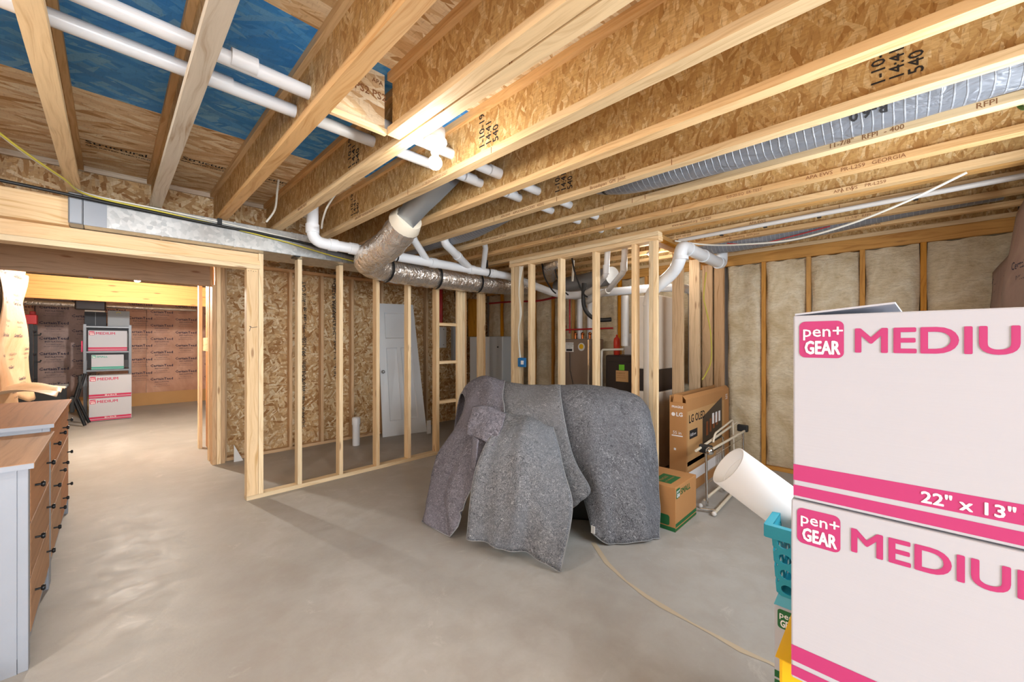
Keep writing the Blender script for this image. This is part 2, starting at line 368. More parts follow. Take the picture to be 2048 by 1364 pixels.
part('pane', MB().box(1.41, 3.29, -.785, -.78, 1.25, 2.07), sk.m, wn)
struct('wall_west', MB().box(-.95, -.83, 2.4, 7.8, 0, ZS), M['concrete'])
struct('wall_northwest', MB().box(-1.6, -1.5, 7.8, 12.0, 0, ZS).box(-1.6, -.95, 7.7, 7.8, 0, ZS), M['concrete'])
struct('wall_far_west', MB().box(-4.6, -4.5, -4, 2.5, 0, ZS).box(-4.5, -.83, 2.4, 2.5, 0, ZS), M['kraft_tan'])
struct('wall_rear', MB().box(-4.5, .9, -4.1, -4.0, 0, ZS), M['kraft_tan'])
struct('wall_rear_side', MB().box(.9, 1.0, -4.0, -.86, 0, ZS), M['kraft_tan'])
struct('wall_north', MB().box(-1.6, 5.13, 11.92, 12.05, 0, ZS), M['concrete'])
struct('wall_closet_back', MB().box(.86, 5.13, 5.69, 5.702, 0, ZS), M['osb'], 'z')
mk = MB()
for x, z0, z1 in ((1.83, .25, 2.05), (2.25, .9, 2.3)):
    zz = z0
    while zz < z1:
        mk.text(random.choice(['APA RATED', 'EXPOSURE 1', '7/16 CAT', 'PRP-108', '24/16', 'SHEATHING']), random.choice((.05, .07, .035)), (x+random.uniform(-.02, .02), 5.688, zz), (0, 0, 1), (-1, 0, 0), bold=.015); zz += .12
part('printed_lettering', mk, M['ink'], bpy.data.objects['wall_closet_back'], 'black stamped lettering')
fj = MB()
pts = [(2.34, 1.50), (2.19, 1.30), (2.10, 1.13), (2.05, .98), (2.03, .863), (2.01, .73), (2.006, .61), (1.99, .49), (1.993, .38), (1.97, .2)]
L = []; Rr = []
for i, (x, y) in enumerate(pts):
    L.append((x-.012-.008*math.sin(i*2.1), y+.01, .0015)); Rr.append((x+.010+.006*math.cos(i*1.7), y-.008, .0015))
fj.grid([L, Rr], False)
part('crack_filler', fj, M['sealant'], bpy.data.objects['floor'], 'tan filler line in the slab')

# ================================================================ joists
ordn = ['first', 'second', 'third', 'fourth', 'fifth', 'sixth', 'seventh', 'eighth', 'ninth', 'tenth', 'eleventh', 'twelfth', 'thirteenth', 'fourteenth', 'fifteenth']
def joist(xr, y0, y1, label, mat='flange', stamps=(), ftext=()):
    x0, x1 = xr-.064, xr; xc = (x0+x1)/2
    t = thing('floor_joist', label, 'joist', (xc, (y0+y1)/2, ZJ), 'floor joists overhead')
    part('bottom_flange', MB().box(x0, x1, y0, y1, ZJ, ZJ+.038), M[mat], t, grain='y')
    part('top_flange', MB().box(x0, x1, y0, y1, ZS-.038, ZS-.0005), M['flange'], t, grain='y')
    part('web', MB().box(xc-.005, xc+.005, y0, y1, ZJ+.038, ZS-.038), M['web'], t, grain='y')
    sm = MB()
    for y in stamps:
        for k, s_ in enumerate(('1-10-19', '14:41', '540')):
            sm.text(s_, .062, (xc-.0065, y-.055*k, ZJ+.07), (0, 0, 1), (0, 1, 0), bold=.012)
    if stamps: part('printed_stamp', sm, M['ink'], t, 'black date stamp on the web')
    fm = MB()
    for y, s_, sz in ftext: fm.text(s_, sz, (x0-.0008, y, ZJ+.009), (0, -1, 0), (0, 0, 1), bold=.005)
    for k in range(3 if ftext else 0):
        y = random.uniform(0, 2.5); fm.box(x0-.001, x0, y, y+.004, ZJ+.002, ZJ+.034)
    if ftext: part('printed_lettering', fm, M['brown_ink'], t, 'faded brown lettering on the flange')
    return t
JX = [-.14+.4045*k for k in range(13)]
seq = [('flange', 'wooden I-joist with a clean yellow flange at the far left of the ceiling', ()),
       ('flange_grey', 'wooden I-joist with a weathered grey-white flange crossing the white pipes at left', ()),
       ('flange', 'wooden I-joist with a chipped flange just left of the bare bulb blocking', ()),
       ('flange', 'wooden I-joist the lit bulb socket is mounted beside', (2.4,)),
       ('flange', 'wooden I-joist right of the lit bulb, stamped web facing it', (1.62, 3.3)),
       ('flange', 'second wooden I-joist to the right of the lit bulb, long flange mark', (2.9,)),
       ('flange', 'wooden I-joist just left of the long grey flexible duct', (.03, 1.72)),
       ('flange', 'wooden I-joist just right of the long grey flexible duct, printed 11-7/8', (1.05,)),
       ('flange', 'wooden I-joist above the utility room stud wall plate', ()),
       ('flange', 'wooden I-joist beside the white conduit, left of it', ()),
       ('flange', 'wooden I-joist right of the white conduit and left of the second grey duct', ()),
       ('flange', 'wooden I-joist right of the second grey flexible duct, next to the back wall', ()),
       ('flange', 'last wooden I-joist against the insulated back wall', ())]
FT = {3: [(3.3, 'APA EWS  PRI-40', .026)], 4: [(3.2, 'APA EWS   GEORGIA PACIFIC', .026), (2.2, '11-7/8 ENGINEERED JOIST', .024)],
      6: [(2.3, 'APA EWS    APPLICABLE CODES   4/03/2', .026), (1.45, 'Broadspan  GPI  Joist', .03)],
      7: [(3.0, 'APA EWS  broadspan GPI Joist', .028), (.25, '11-7/8"   RFPI  - 400', .034), (-.25, 'RFPI', .034)],
      8: [(2.4, 'CODES 07-09-02  PRI-400   E09-1251', .028), (.85, '0.0-20-EQ  ER-TEST', .026), (.4, 'APA EWS    PR-L259   GEORGIA', .032)],
      9: [(1.4, 'www.apawood.org   KE-250', .028), (.3, 'APA EWS    PR-L259', .03)],
      10: [(1.6, 'JOIST  RFPI  KE-250', .026), (.9, 'APA EWS', .03)],
      11: [(1.2, 'www.roseburg  RFPI Joist', .028), (.3, '11-7/8"  RFPI - 400', .03)],
      12: [(1.2, 'www.roseburg  RFPI Joist', .028), (.4, 'APA EWS   PR-L259   BR', .03)]}
for k, x in enumerate(JX):
    if k == 12: x = 4.68
    mat, lab, stp = seq[k]
    joist(x, -2.6, 4.3 if k < 4 else 5.68, lab, mat, stp, FT.get(k, ()))
joist(-.14-.4045, -2.6, 4.3, 'wooden I-joist left of the far left joist, mostly out of view')
joist(5.10, -.7, 5.68, 'rim I-joist sitting on the insulated back wall plate')
joist(1.0, -2.6, 1.76, 'short wooden I-joist doubled against the bulb joist, left side')
joist(3.605, -2.6, 5.68, 'wooden I-joist doubled beside the conduit joist, darker gap between them', 'plate_orange')
# blocking
t = thing('joist_blocking', 'strand board blocking panel between two joists beside the lit bulb', 'blocking', (.81, 1.79, ZJ), None)
part('web', MB().box(.672, .935, 1.785, 1.797, ZJ+.02, ZS-.0005), M['osb_ceiling'], t, grain='x')
part('bottom_flange', MB().box(.672, .935, 1.762, 1.784, ZJ+.002, ZJ+.028), M['flange'], t, grain='x')
sm = MB()
for k in range(3): sm.text('PS2', .05, (.70+.085*k, 1.7835, ZS-.13), (1, 0, 0), (0, 0, 1), bold=.01).text('APA', .03, (.70+.085*k, 1.7835, ZS-.06), (1, 0, 0), (0, 0, 1), bold=.01)
part('printed_stamp', sm, M['brown_ink'], t, 'faded square stamps')
for k, (xa, xb) in enumerate([(-.94, -.61)]+[(JX[i]-.031, JX[i+1]-(.033 if i < 3 else .066)) for i in range(0, 4)]):
    if k == 0: continue
    t = thing('rim_blocking', 'strand board blocking closing the joist bay above the duct, %s bay from the left' % ordn[k-1], 'blocking', ((xa+xb)/2, 4.33, ZJ), 'blocking above the duct')
    part('panel', MB().box(xa, xb, 4.302, 4.314, ZJ, ZS-.0005), M['osb'], t, grain='x')
    part('ledger_strip', MB().box(xa, xb, 4.28, 4.30, ZS-.04, ZS-.002), M['flange_grey'], t, grain='x')
t = thing('rim_blocking', 'strand board blocking above the wooden beam at the far left edge', 'blocking', (-.37, 4.33, ZJ), 'blocking above the duct')
part('panel', MB().box(-.70, -.173, 4.302, 4.314, ZJ, ZS-.0005), M['osb'], t, grain='x')
part('ledger_strip', MB().box(-.53, -.21, 4.28, 4.30, ZS-.04, ZS-.002), M['flange_grey'], t, grain='x')

# ================================================================ dropped beam + header
YB = 4.06
t = thing('dropped_beam', 'pale built-up wooden beam with double bottom plate over the left opening', 'beam', (.2, YB+.07, 2.041))
part('bottom_plate', MB().box(-.78, .93, YB-.01, YB+.13, 2.041, 2.079), M['stud'], t, grain='x')
part('bottom_plate', MB().box(-.78, .93, YB-.006, YB+.13, 2.081, 2.119), M['stud'], t, grain='x')
part('face_board', MB().box(-.78, .93, YB+.015, YB+.055, 2.121, 2.183), M['stud'], t, grain='x')
part('upper_board', MB().box(-.78, -.2, YB-.06, YB+.055, 2.185, 2.37), M['stud'], t, grain='x')
part('face_board', MB().box(-.78, .93, YB+.09, YB+.13, 2.121, 2.183), M['stud'], t, grain='x')
t = thing('header_beam', 'weathered brown laminated header over the passage to the far room', 'beam', (0, 5.72, 2.044))
part('lamination', MB().box(-.82, .80, 5.66, 5.70, 2.044, 2.35), M['beam_grey'], t, grain='x')
part('lamination', MB().box(-.82, .80, 5.702, 5.742, 2.044, 2.35), M['beam_grey'], t, grain='x')
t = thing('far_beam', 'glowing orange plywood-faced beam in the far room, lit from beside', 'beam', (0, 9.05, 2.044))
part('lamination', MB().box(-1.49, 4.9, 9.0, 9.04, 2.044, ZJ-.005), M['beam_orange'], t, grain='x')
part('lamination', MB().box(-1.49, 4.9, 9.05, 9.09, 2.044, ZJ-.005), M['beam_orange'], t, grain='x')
t = thing('rigid_duct_run', 'thin silver wrapped duct under the far orange beam', 'duct', (-.2, 10.6, 2.05))
part('sleeve', MB().tube([(-1.35, 10.95, 2.10), (-.6, 10.9, 2.09), (-.2, 10.85, 2.085), (.3, 10.9, 2.09), (1.3, 10.95, 2.1)], [.05, .05, .045, .035, .03], 12), M['foil'], t)

# ================================================================ studs
def stud(name, x0, x1, y0, y1, z0, z1, label, grp, mat='stud', grain='z'):
    return solo(name, MB().box(x0, x1, y0, y1, z0, z1), M[mat], label, {'wall_stud': 'stud', 'wall_plate': 'plate', 'corner_post': 'post', 'stud_block': 'block'}[name], grp, grain, bev=.002)
# closet front wall
stud('wall_plate', .83, 3.68, YB, YB+.089, 0, .038, 'pale bottom plate on the slab under the open closet stud wall', None, grain='x')
t = thing('corner_post', 'pale doubled corner post with a pen mark at the end of the closet stud wall', 'post', (.90, YB+.05, .038))
part('stud', MB().box(.83, .918, YB-.0, YB+.038, .0385, 2.04), M['stud'], t, grain='z', bev=.002)
part('stud', MB().box(.92, .958, YB-.0, YB+.089, .0385, 2.1855), M['stud'], t, grain='z', bev=.002)
part('stud', MB().box(.83, .918, YB+.04, YB+.078, .0385, 2.04), M['stud'], t, grain='z', bev=.002)
part('pen_mark', MB().tube([(.85, YB-.001, 1.49), (.862, YB-.001, 1.53), (.85, YB-.001, 1.535), (.87, YB-.001, 1.52), (.91, YB-.001, 1.53)], .002, 4), M['navy_ink'], t)
nail = MB()
for k in range(4): nail.ball((.845+.018*k, YB-.001, 2.02+.003*(k % 2)), .003, 6)
part('nail_head', nail, M['black_metal'], t)
whr = ['nearest the pen-marked corner post', 'second from the pen-marked corner post', 'third from the pen-marked corner post', 'in front of the white door edge']
for k, x in enumerate((1.26, 1.65, 2.05, 2.44)):
    stud('wall_stud', x-.019, x+.019, YB, YB+.089, .0385, 2.184 if k < 3 else 2.3, 'pine stud of the open closet wall, ' + whr[k], 'closet front studs')
stud('wall_stud', 2.815, 2.86, YB, YB+.089, .0385, 2.39, 'bare pine stud left of the ladder of short blocks', 'closet front studs')
t = thing('wall_stud', 'doubled pine stud right of the ladder of short blocks', 'stud', (3.23, YB+.04, .0385), 'closet front studs')
part('stud', MB().box(3.14, 3.228, YB, YB+.038, .0385, 2.39), M['stud'], t, grain='z', bev=.002)
part('stud', MB().box(3.23, 3.268, YB, YB+.089, .0385, 2.39), M['stud'], t, grain='z', bev=.002)
part('stud', MB().box(3.272, 3.31, YB+.02, YB+.089, .0385, 2.39), M['stud_dark'], t, grain='z', bev=.002)
t = thing('wall_stud', 'doubled pine stud in front of the white cabinet by the blanket pile', 'stud', (3.58, YB+.04, .0385), 'closet front studs')
part('stud', MB().box(3.50, 3.588, YB, YB+.038, .0385, 2.39), M['stud'], t, grain='z', bev=.002)
part('stud', MB().box(3.59, 3.628, YB, YB+.089, .0385, 2.39), M['stud'], t, grain='z', bev=.002)
for k, z in enumerate((.62, 1.12, 1.60)):
    stud('stud_block', 2.862, 3.138, YB+.01, YB+.08, z, z+.038, 'short horizontal pine block between studs, %s' % ['lowest of the ladder', 'middle one of the ladder', 'topmost of the ladder'][k], 'ladder blocks', 'stud', 'x')
# closet back studs
wb = ['right behind the pen-marked corner post', 'left of the tall black lettering', 'between the two columns of black lettering', 'left of the white pipe stub', 'left edge of the leaning white door', 'right of the leaning white door']
for k, x in enumerate((1.63, 2.02, 2.44, 2.90, 3.70)):
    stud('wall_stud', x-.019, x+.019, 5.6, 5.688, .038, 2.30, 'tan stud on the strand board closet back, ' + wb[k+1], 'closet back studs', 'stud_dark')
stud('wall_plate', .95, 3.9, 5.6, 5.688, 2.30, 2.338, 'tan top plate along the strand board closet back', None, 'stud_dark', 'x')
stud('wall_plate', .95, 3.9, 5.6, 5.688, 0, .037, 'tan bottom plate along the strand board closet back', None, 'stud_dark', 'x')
# closet left side / passage right side
t = thing('corner_post', 'tan stack of studs ending the passage header, left of the strand board', 'post', (.85, 5.63, 0))
for i, (x0, x1, y0, y1, m) in enumerate(((.80, .84, 5.52, 5.659, 'stud_dark'), (.842, .88, 5.52, 5.658, 'stud'), (.882, .92, 5.52, 5.658, 'stud_dark'), (.93, .95, 5.6, 5.688, 'stud_dark'))):
    part('stud', MB().box(x0, x1, y0, y1, 0, 2.043 if i == 0 else 2.33), M[m], t, grain='z', bev=.002)
stud('wall_stud', .80, .838, 5.745, 5.835, 0, 2.33, 'stud right behind the passage header end', 'passage side studs', 'stud')
stud('wall_stud', .80, .838, 6.50, 6.59, 0, 2.33, 'pale stud at the far end of the passage side wall', 'passage side studs', 'stud')
stud('wall_stud', .85, .888, 6.1, 6.19, 0, 2.33, 'orange lit stud in the middle of the passage side wall', 'passage side studs', 'plate_orange')
stud('stud_block', .84, .86, 5.84, 6.5, 1.28, 1.45, 'pale board scrap nailed across the passage side studs', None, 'stud', 'y')
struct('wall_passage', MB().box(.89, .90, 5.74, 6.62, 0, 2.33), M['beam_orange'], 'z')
w = MB(); w.add([(1.0, 5.50, 0), (1.0, 5.50, .2), (1.09, 5.50, 0), (1.0, 5.515, 0), (1.0, 5.515, .2), (1.09, 5.515, 0)], [(0, 2, 1), (3, 4, 5), (0, 1, 4, 3), (1, 2, 5, 4), (0, 3, 5, 2)])
solo('trim_scrap', w, M['white'], 'small white triangular scrap standing against the strand board', 'scrap')
# utility room front wall X=3.43, along Y
XU = 3.43
stud('wall_plate', XU, XU+.089, 1.52, 3.40, 2.355, ZJ-.001, 'upper top plate of the utility room stud wall', None, 'stud', 'y')
stud('wall_plate', XU-.004, XU+.089, 1.515, 3.40, 2.312, 2.352, 'lower top plate of the utility room stud wall', None, 'stud', 'y')
stud('wall_plate', XU, XU+.089, 1.52, 3.40, 0, .038, 'bottom plate of the utility room stud wall, behind the blankets', None, 'stud', 'y')
for k, (y, l) in enumerate(((3.07, 'just right of the blue outlet box'), (2.63, 'left of the taupe boiler'), (2.19, 'right of the taupe boiler'), (1.76, 'left of the big white vertical pipe'))):
    stud('wall_stud', XU, XU+.089, y-.019, y+.019, .0385, 2.3115, 'pine stud of the utility room front wall ' + l, 'utility front studs')
t = thing('wall_stud', 'pine stud pair carrying the blue outlet box', 'stud', (XU+.04, 3.33, .0385), 'utility front studs')
part('stud', MB().box(XU, XU+.089, 3.332, 3.37, .0385, 2.3115), M['stud'], t, grain='z', bev=.002)
part('stud', MB().box(XU+.01, XU+.089, 3.24, 3.33, .0385, 2.3115), M['stud'], t, grain='z', bev=.002)
t = thing('corner_post', 'pine corner post of the utility room right of the big white pipe', 'post', (XU+.04, 1.555, .0385))
part('stud', MB().box(XU, XU+.089, 1.57, 1.608, .0385, 2.3115), M['stud'], t, grain='z', bev=.002)
part('stud', MB().box(XU, XU+.038, 1.53, 1.568, .0385, 2.3115), M['stud'], t, grain='z', bev=.002)
# utility side wall Y~1.57
stud('wall_plate', XU+.091, 5.03, 1.55, 1.639, 2.355, ZJ-.001, 'upper top plate of the utility room side wall', None, 'plate_orange', 'x')
stud('wall_plate', XU+.091, 5.03, 1.55, 1.639, 2.315, 2.353, 'lower top plate of the utility room side wall', None, 'plate_orange', 'x')
stud('wall_plate', XU+.091, 5.03, 1.55, 1.639, 0, .038, 'bottom plate of the utility room side wall', None, 'stud_dark', 'x')
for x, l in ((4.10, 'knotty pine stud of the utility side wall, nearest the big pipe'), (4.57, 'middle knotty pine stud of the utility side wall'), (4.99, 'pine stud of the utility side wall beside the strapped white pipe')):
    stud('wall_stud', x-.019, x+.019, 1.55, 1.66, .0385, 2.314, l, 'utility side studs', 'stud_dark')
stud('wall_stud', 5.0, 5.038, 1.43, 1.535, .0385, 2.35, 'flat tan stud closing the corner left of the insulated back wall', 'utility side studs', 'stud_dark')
# back wall studs
stud('wall_plate', 5.035, 5.125, -.715, 5.6, 2.28, ZJ-.001, 'orange top plate running along the insulated back wall', None, 'plate_orange', 'y')
stud('wall_plate', 5.035, 5.125, -.715, 1.42, 0, .04, 'orange bottom plate under the insulated back wall', None, 'plate_orange', 'y')
BS = [1.04, .64, .225, -.18, -.58]
for y, l in zip(BS[:4], ('first', 'second', 'third', 'fourth')):
    stud('wall_stud', 5.032, 5.125, y-.019, y+.019, .041, 2.279, 'narrow orange stud of the insulated back wall, %s from the utility room' % l, 'back wall studs', 'plate_orange')
for k, y in enumerate((1.98, 2.4, 2.8, 3.2, 3.6, 4.0, 4.4, 4.8, 5.2)):
    stud('wall_stud', 5.032, 5.125, y-.019, y+.019, .041, 2.279, 'stud at the back of the utility room, %s from its side wall' % ordn[k], 'utility back studs', 'plate_orange')
def wavy(x, y0, y1, z0, z1, d, ax='x', sg=-1, seed=0, th=.05, nn=(10, 26)):
    """pillow-like batt face at x, bulging toward sg, with a body behind"""
    rnd = random.Random(seed); ph = [rnd.uniform(0, 6) for _ in range(6)]
    P = []
    for i in range(nn[1]+1):
        v = i/nn[1]; row = []
        for j in range(nn[0]+1):
            u = j/nn[0]; e = min(1, 6*min(u, 1-u)); e2 = min(1, 14*min(v, 1-v))
            h = d*(math.sin(PI*e/2)*math.sin(PI*e2/2))*(1+.25*math.sin(5*v*PI+ph[0])+.2*math.sin(3*u*PI+ph[1]+2*v))+.004*math.sin(17*v+ph[2])*math.sin(11*u+ph[3])
            yy = y0+(y1-y0)*u+(.006*math.sin(23*v+ph[4]) if j in (0, nn[0]) else 0); zz = z0+(z1-z0)*v+(.008*math.sin(13*u+ph[5]) if i == nn[1] else 0)
            row.append((x+sg*h, yy, zz) if ax == 'x' else (yy, x+sg*h, zz))
        P.append(row)
    mb = MB(); mb.grid(P)
    bk = x-sg*th; q = lambda y, z: (bk, y, z) if ax == 'x' else (y, bk, z)
    B = [q(y0, z0), q(y1, z0), q(y1, z1), q(y0, z1)]
    mb.quad(*B)
    F = [P[0][0], P[0][-1], P[-1][-1], P[-1][0]]
    for a in range(4): mb.quad(F[a], F[(a+1) % 4], B[(a+1) % 4], B[a])
    return mb
edges = [1.425, 1.04, .64, .225, -.18, -.70]
bl = ['between the utility corner and the first orange stud', 'between the first and second orange stud', 'between the second and third orange stud', 'between the third and fourth orange stud', 'right of the fourth orange stud by the loose kraft']
for k in range(5):
    y1, y0 = edges[k]-.021, edges[k+1]+.021
    solo('insulation_batt', wavy(5.075, y0, y1, .042, 2.275, .045, seed=k, th=.045), M['batt'], 'beige batt in the back wall ' + bl[k], 'insulation', 'back wall batts')
ye = [1.535, 1.98, 2.4, 2.8, 3.2, 3.6, 4.0, 4.4, 4.8, 5.2, 5.59]
for k in range(10):
    solo('insulation_batt', wavy(5.075, ye[k]+.021, ye[k+1]-.021, .042, 2.275, .045, seed=20+k, th=.045), M['batt'], 'tan batt behind the utility equipment, %s bay from the side wall' % ordn[k], 'insulation', 'utility room batts')
# kraft facings
def kraft_print(mb, o, xd, yd, cols, rows, dx, dz, sz=.05):
    o, xd, yd = Vector(o), Vector(xd), Vector(yd)
    for i in range(cols):
        for j in range(rows):
            p = o+xd*(dx*i)+yd*(dz*j+(dz*.5 if i % 2 else 0))
            mb.text('CertainTeed', sz, p, xd, yd, bold=.015, align='CENTER', res=1).text('INSULATION', sz*.55, p-yd*sz*.75, xd, yd, align='CENTER', res=1)
            mb.text('R-19 KRAFT FACED', sz*.3, p-yd*sz*1.4, xd, yd, align='CENTER', res=1).text('FIBER GLASS BUILDING INSULATION', sz*.22, p-yd*sz*1.9, xd, yd, align='CENTER', res=1)
# north wall kraft: four sheets
kx = [-1.48, -1.03, -.22, .55, 1.5, 2.4, 3.3]
kl = ['leftmost strip, behind the black wire rack', 'sheet left of the shelving greyed for shade', 'sheet behind the shelving unit', 'pink sheet right of the shelving unit', 'sheet hidden right of the passage wall', 'rightmost sheet']
for k in range(5):
    t = thing('kraft_facing', 'printed pinkish kraft facing on the far wall, ' + kl[k], 'insulation facing', ((kx[k]+kx[k+1])/2, 11.8, .28), 'far wall facings')
    part('facing_sheet', wavy(11.86, kx[k]+.003, kx[k+1]-.003, .28, 2.69, .03, 'y', -1, 40+k, .03, (16, 30)), M['kraft' if k not in (1,) else 'kraft_grey'], t)  # grey sheet: shade on the far wall put into its colour
    pm = MB(); kraft_print(pm, (kx[k]+.25, 11.805, .55), (1, 0, 0), (0, 0, 1), 2 if kx[k+1]-kx[k] > .6 else 1, 6, .42, .3, .075)
    part('printed_lettering', pm, M['navy_ink'], t, 'navy maker lettering in rows')
struct('baseboard_north', MB().box(-1.48, 4, 11.86, 11.915, .0, .28), M['box_tan'], 'x')
t = thing('kraft_facing', 'bright tan printed kraft facing on the left wall above the dresser', 'insulation facing', (-.72, 6.7, .75), None)
kw = MB()
P = []
for i in range(25):
    v = i/24; row = []
    for j in range(41):
        u = j/40; y = 5.76+2.02*u+.03*math.sin(9*v)*u
        h = .03*math.sin(u*9+2*v)+.02*math.sin(v*11+u*3)+(.05*(1-v)**3*math.sin(u*7))
        row.append((-.73+h+(.05*math.sin(v*7+1) if j > 37 else 0)*.4, y, .72+1.5*v+.05*math.sin(u*12)*(1-v)))
    P.append(row)
kw.grid(P); o = part('facing_sheet', kw, M['kraft_tan'], t); m = o.modifiers.new('solid', 'SOLIDIFY'); m.thickness = .003
pm = MB()
for y in (6.1, 6.5, 6.9, 7.35):
    for z in (.95, 1.35, 1.72): 
        pm.text('CertainTeed', .08, (-.675, y, z+.12*((y*10) % 2)), (0, 0, 1), (0, -1, 0), bold=.015).text('INSULATION', .04, (-.675, y+.07, z), (0, 0, 1), (0, -1, 0))
pm2 = MB()
for y in (6.1, 6.5, 6.95, 7.4):
    for z in (.95, 1.3, 1.65, 1.95): pm2.text('CertainTeed', .05, (-.668, y, z+(.15 if int(y*10) % 2 else 0)), (0, 1, 0), (0, 0, 1), bold=.015, align='CENTER').text('INSULATION', .035, (-.668, y, z-.05), (0, 1, 0), (0, 0, 1), align='CENTER').text('R-19 KRAFT', .025, (-.668, y, z-.1), (0, 1, 0), (0, 0, 1), align='CENTER')
pm2.v = [(-.73+(lambda u, v: .03*math.sin(u*9+2*v)+.02*math.sin(v*11+u*3)+.05*(1-v)**3*math.sin(u*7))((y-5.76)/2.02, (z-.72)/1.5)+.004, y, z) for x, y, z in pm2.v]
part('printed_lettering', pm2, M['navy_ink'], t, 'navy maker lettering')
# loose curl of kraft at the dresser top
P = []
for i in range(13):
    v = i/12; row = []
    for j in range(19):
        u = j/18; row.append((-.74+.42*v, 5.1+.95*u-.1*v, .945+.055*math.sin(PI*v)*(.6+.4*math.sin(u*8+1))+.012*math.sin(u*15+4*v)))
    P.append(row)
o = solo('loose_kraft_paper', MB().grid(P), M['kraft_tan'], 'crumpled tan kraft paper lying behind the dresser top', 'paper'); m = o.modifiers.new('solid', 'SOLIDIFY'); m.thickness = .003
# right wall kraft facing hanging
t = thing('kraft_facing', 'loose pinkish printed kraft facing hanging from the right wall', 'insulation facing', (4.2, -.65, 0.1), None)
P = []
for i in range(33):
    v = i/32; row = []
    for j in range(41):
        u = j/40; x = 3.42+1.5*u
        h = .12+.02*math.sin(u*11+3*v)+.02*math.sin(v*8+u*4)+.05*math.exp(-((v-.72)/.2)**2)*u
        row.append((x+.05*u*math.sin(v*9-.6), -.70+h, .1+(2.27-.42*max(0, u-.1)/.9)*v))
    P.append(row)
o = part('facing_sheet', MB().grid(P), M['kraft_grey'], t); m = o.modifiers.new('solid', 'SOLIDIFY'); m.thickness = .004
pm = MB()
for x in (3.75, 4.3, 4.7):
    for z in (.5, .95, 1.45, 1.85): pm.text('CertainTeed', .07, (x+.1*(z > 1.5), -.515, z), (-1, 0, 0), (0, 0, 1), bold=.015, align='CENTER').text('INSULATION', .04, (x+.1*(z > 1.5), -.515, z-.07), (-1, 0, 0), (0, 0, 1), align='CENTER').text('KRAFT FACED', .03, (x, -.515, z-.14), (-1, 0, 0), (0, 0, 1), align='CENTER')
def on_facing(x, z):
    u = (x-3.42)/1.5; v = .5
    for _ in range(6):
        v = (z-.1)/(2.27-.42*max(0, u-.1)/.9); u = (x-3.42)/(1.5+.05*math.sin(v*9-.6))
    h = .12+.02*math.sin(u*11+3*v)+.02*math.sin(v*8+u*4)+.05*math.exp(-((v-.72)/.2)**2)*u
    return (x, -.70+h+.004, z)
pm.v = [on_facing(x, z) for x, y, z in pm.v]
part('printed_lettering', pm, M['navy_ink'], t, 'navy maker lettering')
# ================================================================ lamps
def bulb_fixture(x, y, z, label, strength, box=True):
    t = thing('ceiling_bulb', label, 'light', (x, y, z))
    if box: part('junction_box', MB().lathe((x, y, z), [(0, .055), (.05, .055), (.05, .0), (0, .0)], 20), M['pvc_dull'], t)
    part('lamp_holder', MB().lathe((x, y, z), [(.058, 0), (.060, -.012), (.045, -.028), (.024, -.036), (.022, -.045), (.0, -.045)], 28), M['white'], t)
    part('socket', MB().lathe((x, y, z), [(.021, -.045), (.022, -.062), (.018, -.064), (.017, -.078), (.014, -.080)], 20), M['pvc_dull'], t)
    m = NT('lit_bulb_glass'); m.done((1, 1, 1), .3); m.b.inputs['Emission Color'].default_value = (1, .95, .87, 1); m.b.inputs['Emission Strength'].default_value = strength
    part('bulb', MB().ball((x, y, z-.112), .034, 24), m.m, t, 'glowing round bulb')
    return t
bulb_fixture(1.133, 1.645, 2.40, 'lit bare bulb in a white round holder beside a joist', BULB1)
bulb_fixture(.25, 7.4, 2.36, 'lit bare bulb in the far room, glare under the brown header', BULB2, False)
bulb_fixture(-.95, 2.0, 2.40, 'added bare bulb behind the camera over the dresser end of the room', ADDED_BULB3)  # added out of view to brighten the left ceiling
bulb_fixture(.2325, -2.4, 2.395, 'added bare bulb, unseen, at the rear of the room', ADDED_BULB3)  # added unseen bulb, fills the room from the rear
bulb_fixture(4.2, 1.93, 2.39, 'added bare bulb hidden inside the utility room above the furnace', ADDED_BULB4, False)  # added behind the corner post to brighten the utility room
# ================================================================ ceiling services
def ptube(name, pts, r, mat, label, cat, group=None, rr=.08, n=16, cps=(), cr=1.16, cl=.05, cplabel=None):
    """pipe as thing; cps = coupling positions (point, direction)"""
    if not cps:
        return solo(name, MB().tube(roundpath(pts, rr), r, n), mat, label, cat, group)
    b = base(MB().tube(pts, r, 6))
    t = thing(name, label, cat, b, group)
    part('pipe', MB().tube(roundpath(pts, rr), r, n), mat, t)
    for p, d in cps:
        p = Vector(p); d = Vector(d).normalized()*cl/2
        part('coupling', MB().tube([p-d, p+d], r*cr, n), mat, t)
    return t
ptube('drain_pipe', [(-2.2, 2.10, 2.525), (3.6, 2.12, 2.525), (3.6, 2.15, 2.10), (3.85, 2.45, 2.0)], .03, M['pvc'], 'thin white pipe through the joists, the one nearer the duct', 'pipe', 'joist pipes', .06, 16,
      [((.33, 2.1, 2.525), (1, 0, 0)), ((1.73, 2.1, 2.525), (1, 0, 0)), ((2.14, 2.1, 2.525), (1, 0, 0)), ((3.6, 2.15, 2.15), (0, 0, 1))], 1.13, .09)
ptube('drain_pipe', [(-2.2, 1.90, 2.535), (3.6, 1.93, 2.525), (3.6, 1.95, 2.10), (3.9, 2.3, 1.98)], .03, M['pvc'], 'thin white pipe through the joists, the one nearer the bulb', 'pipe', 'joist pipes', .06, 16,
      [((.38, 1.9, 2.535), (1, 0, 0)), ((1.79, 1.91, 2.53), (1, 0, 0)), ((3.6, 1.95, 2.15), (0, 0, 1))], 1.13, .09)
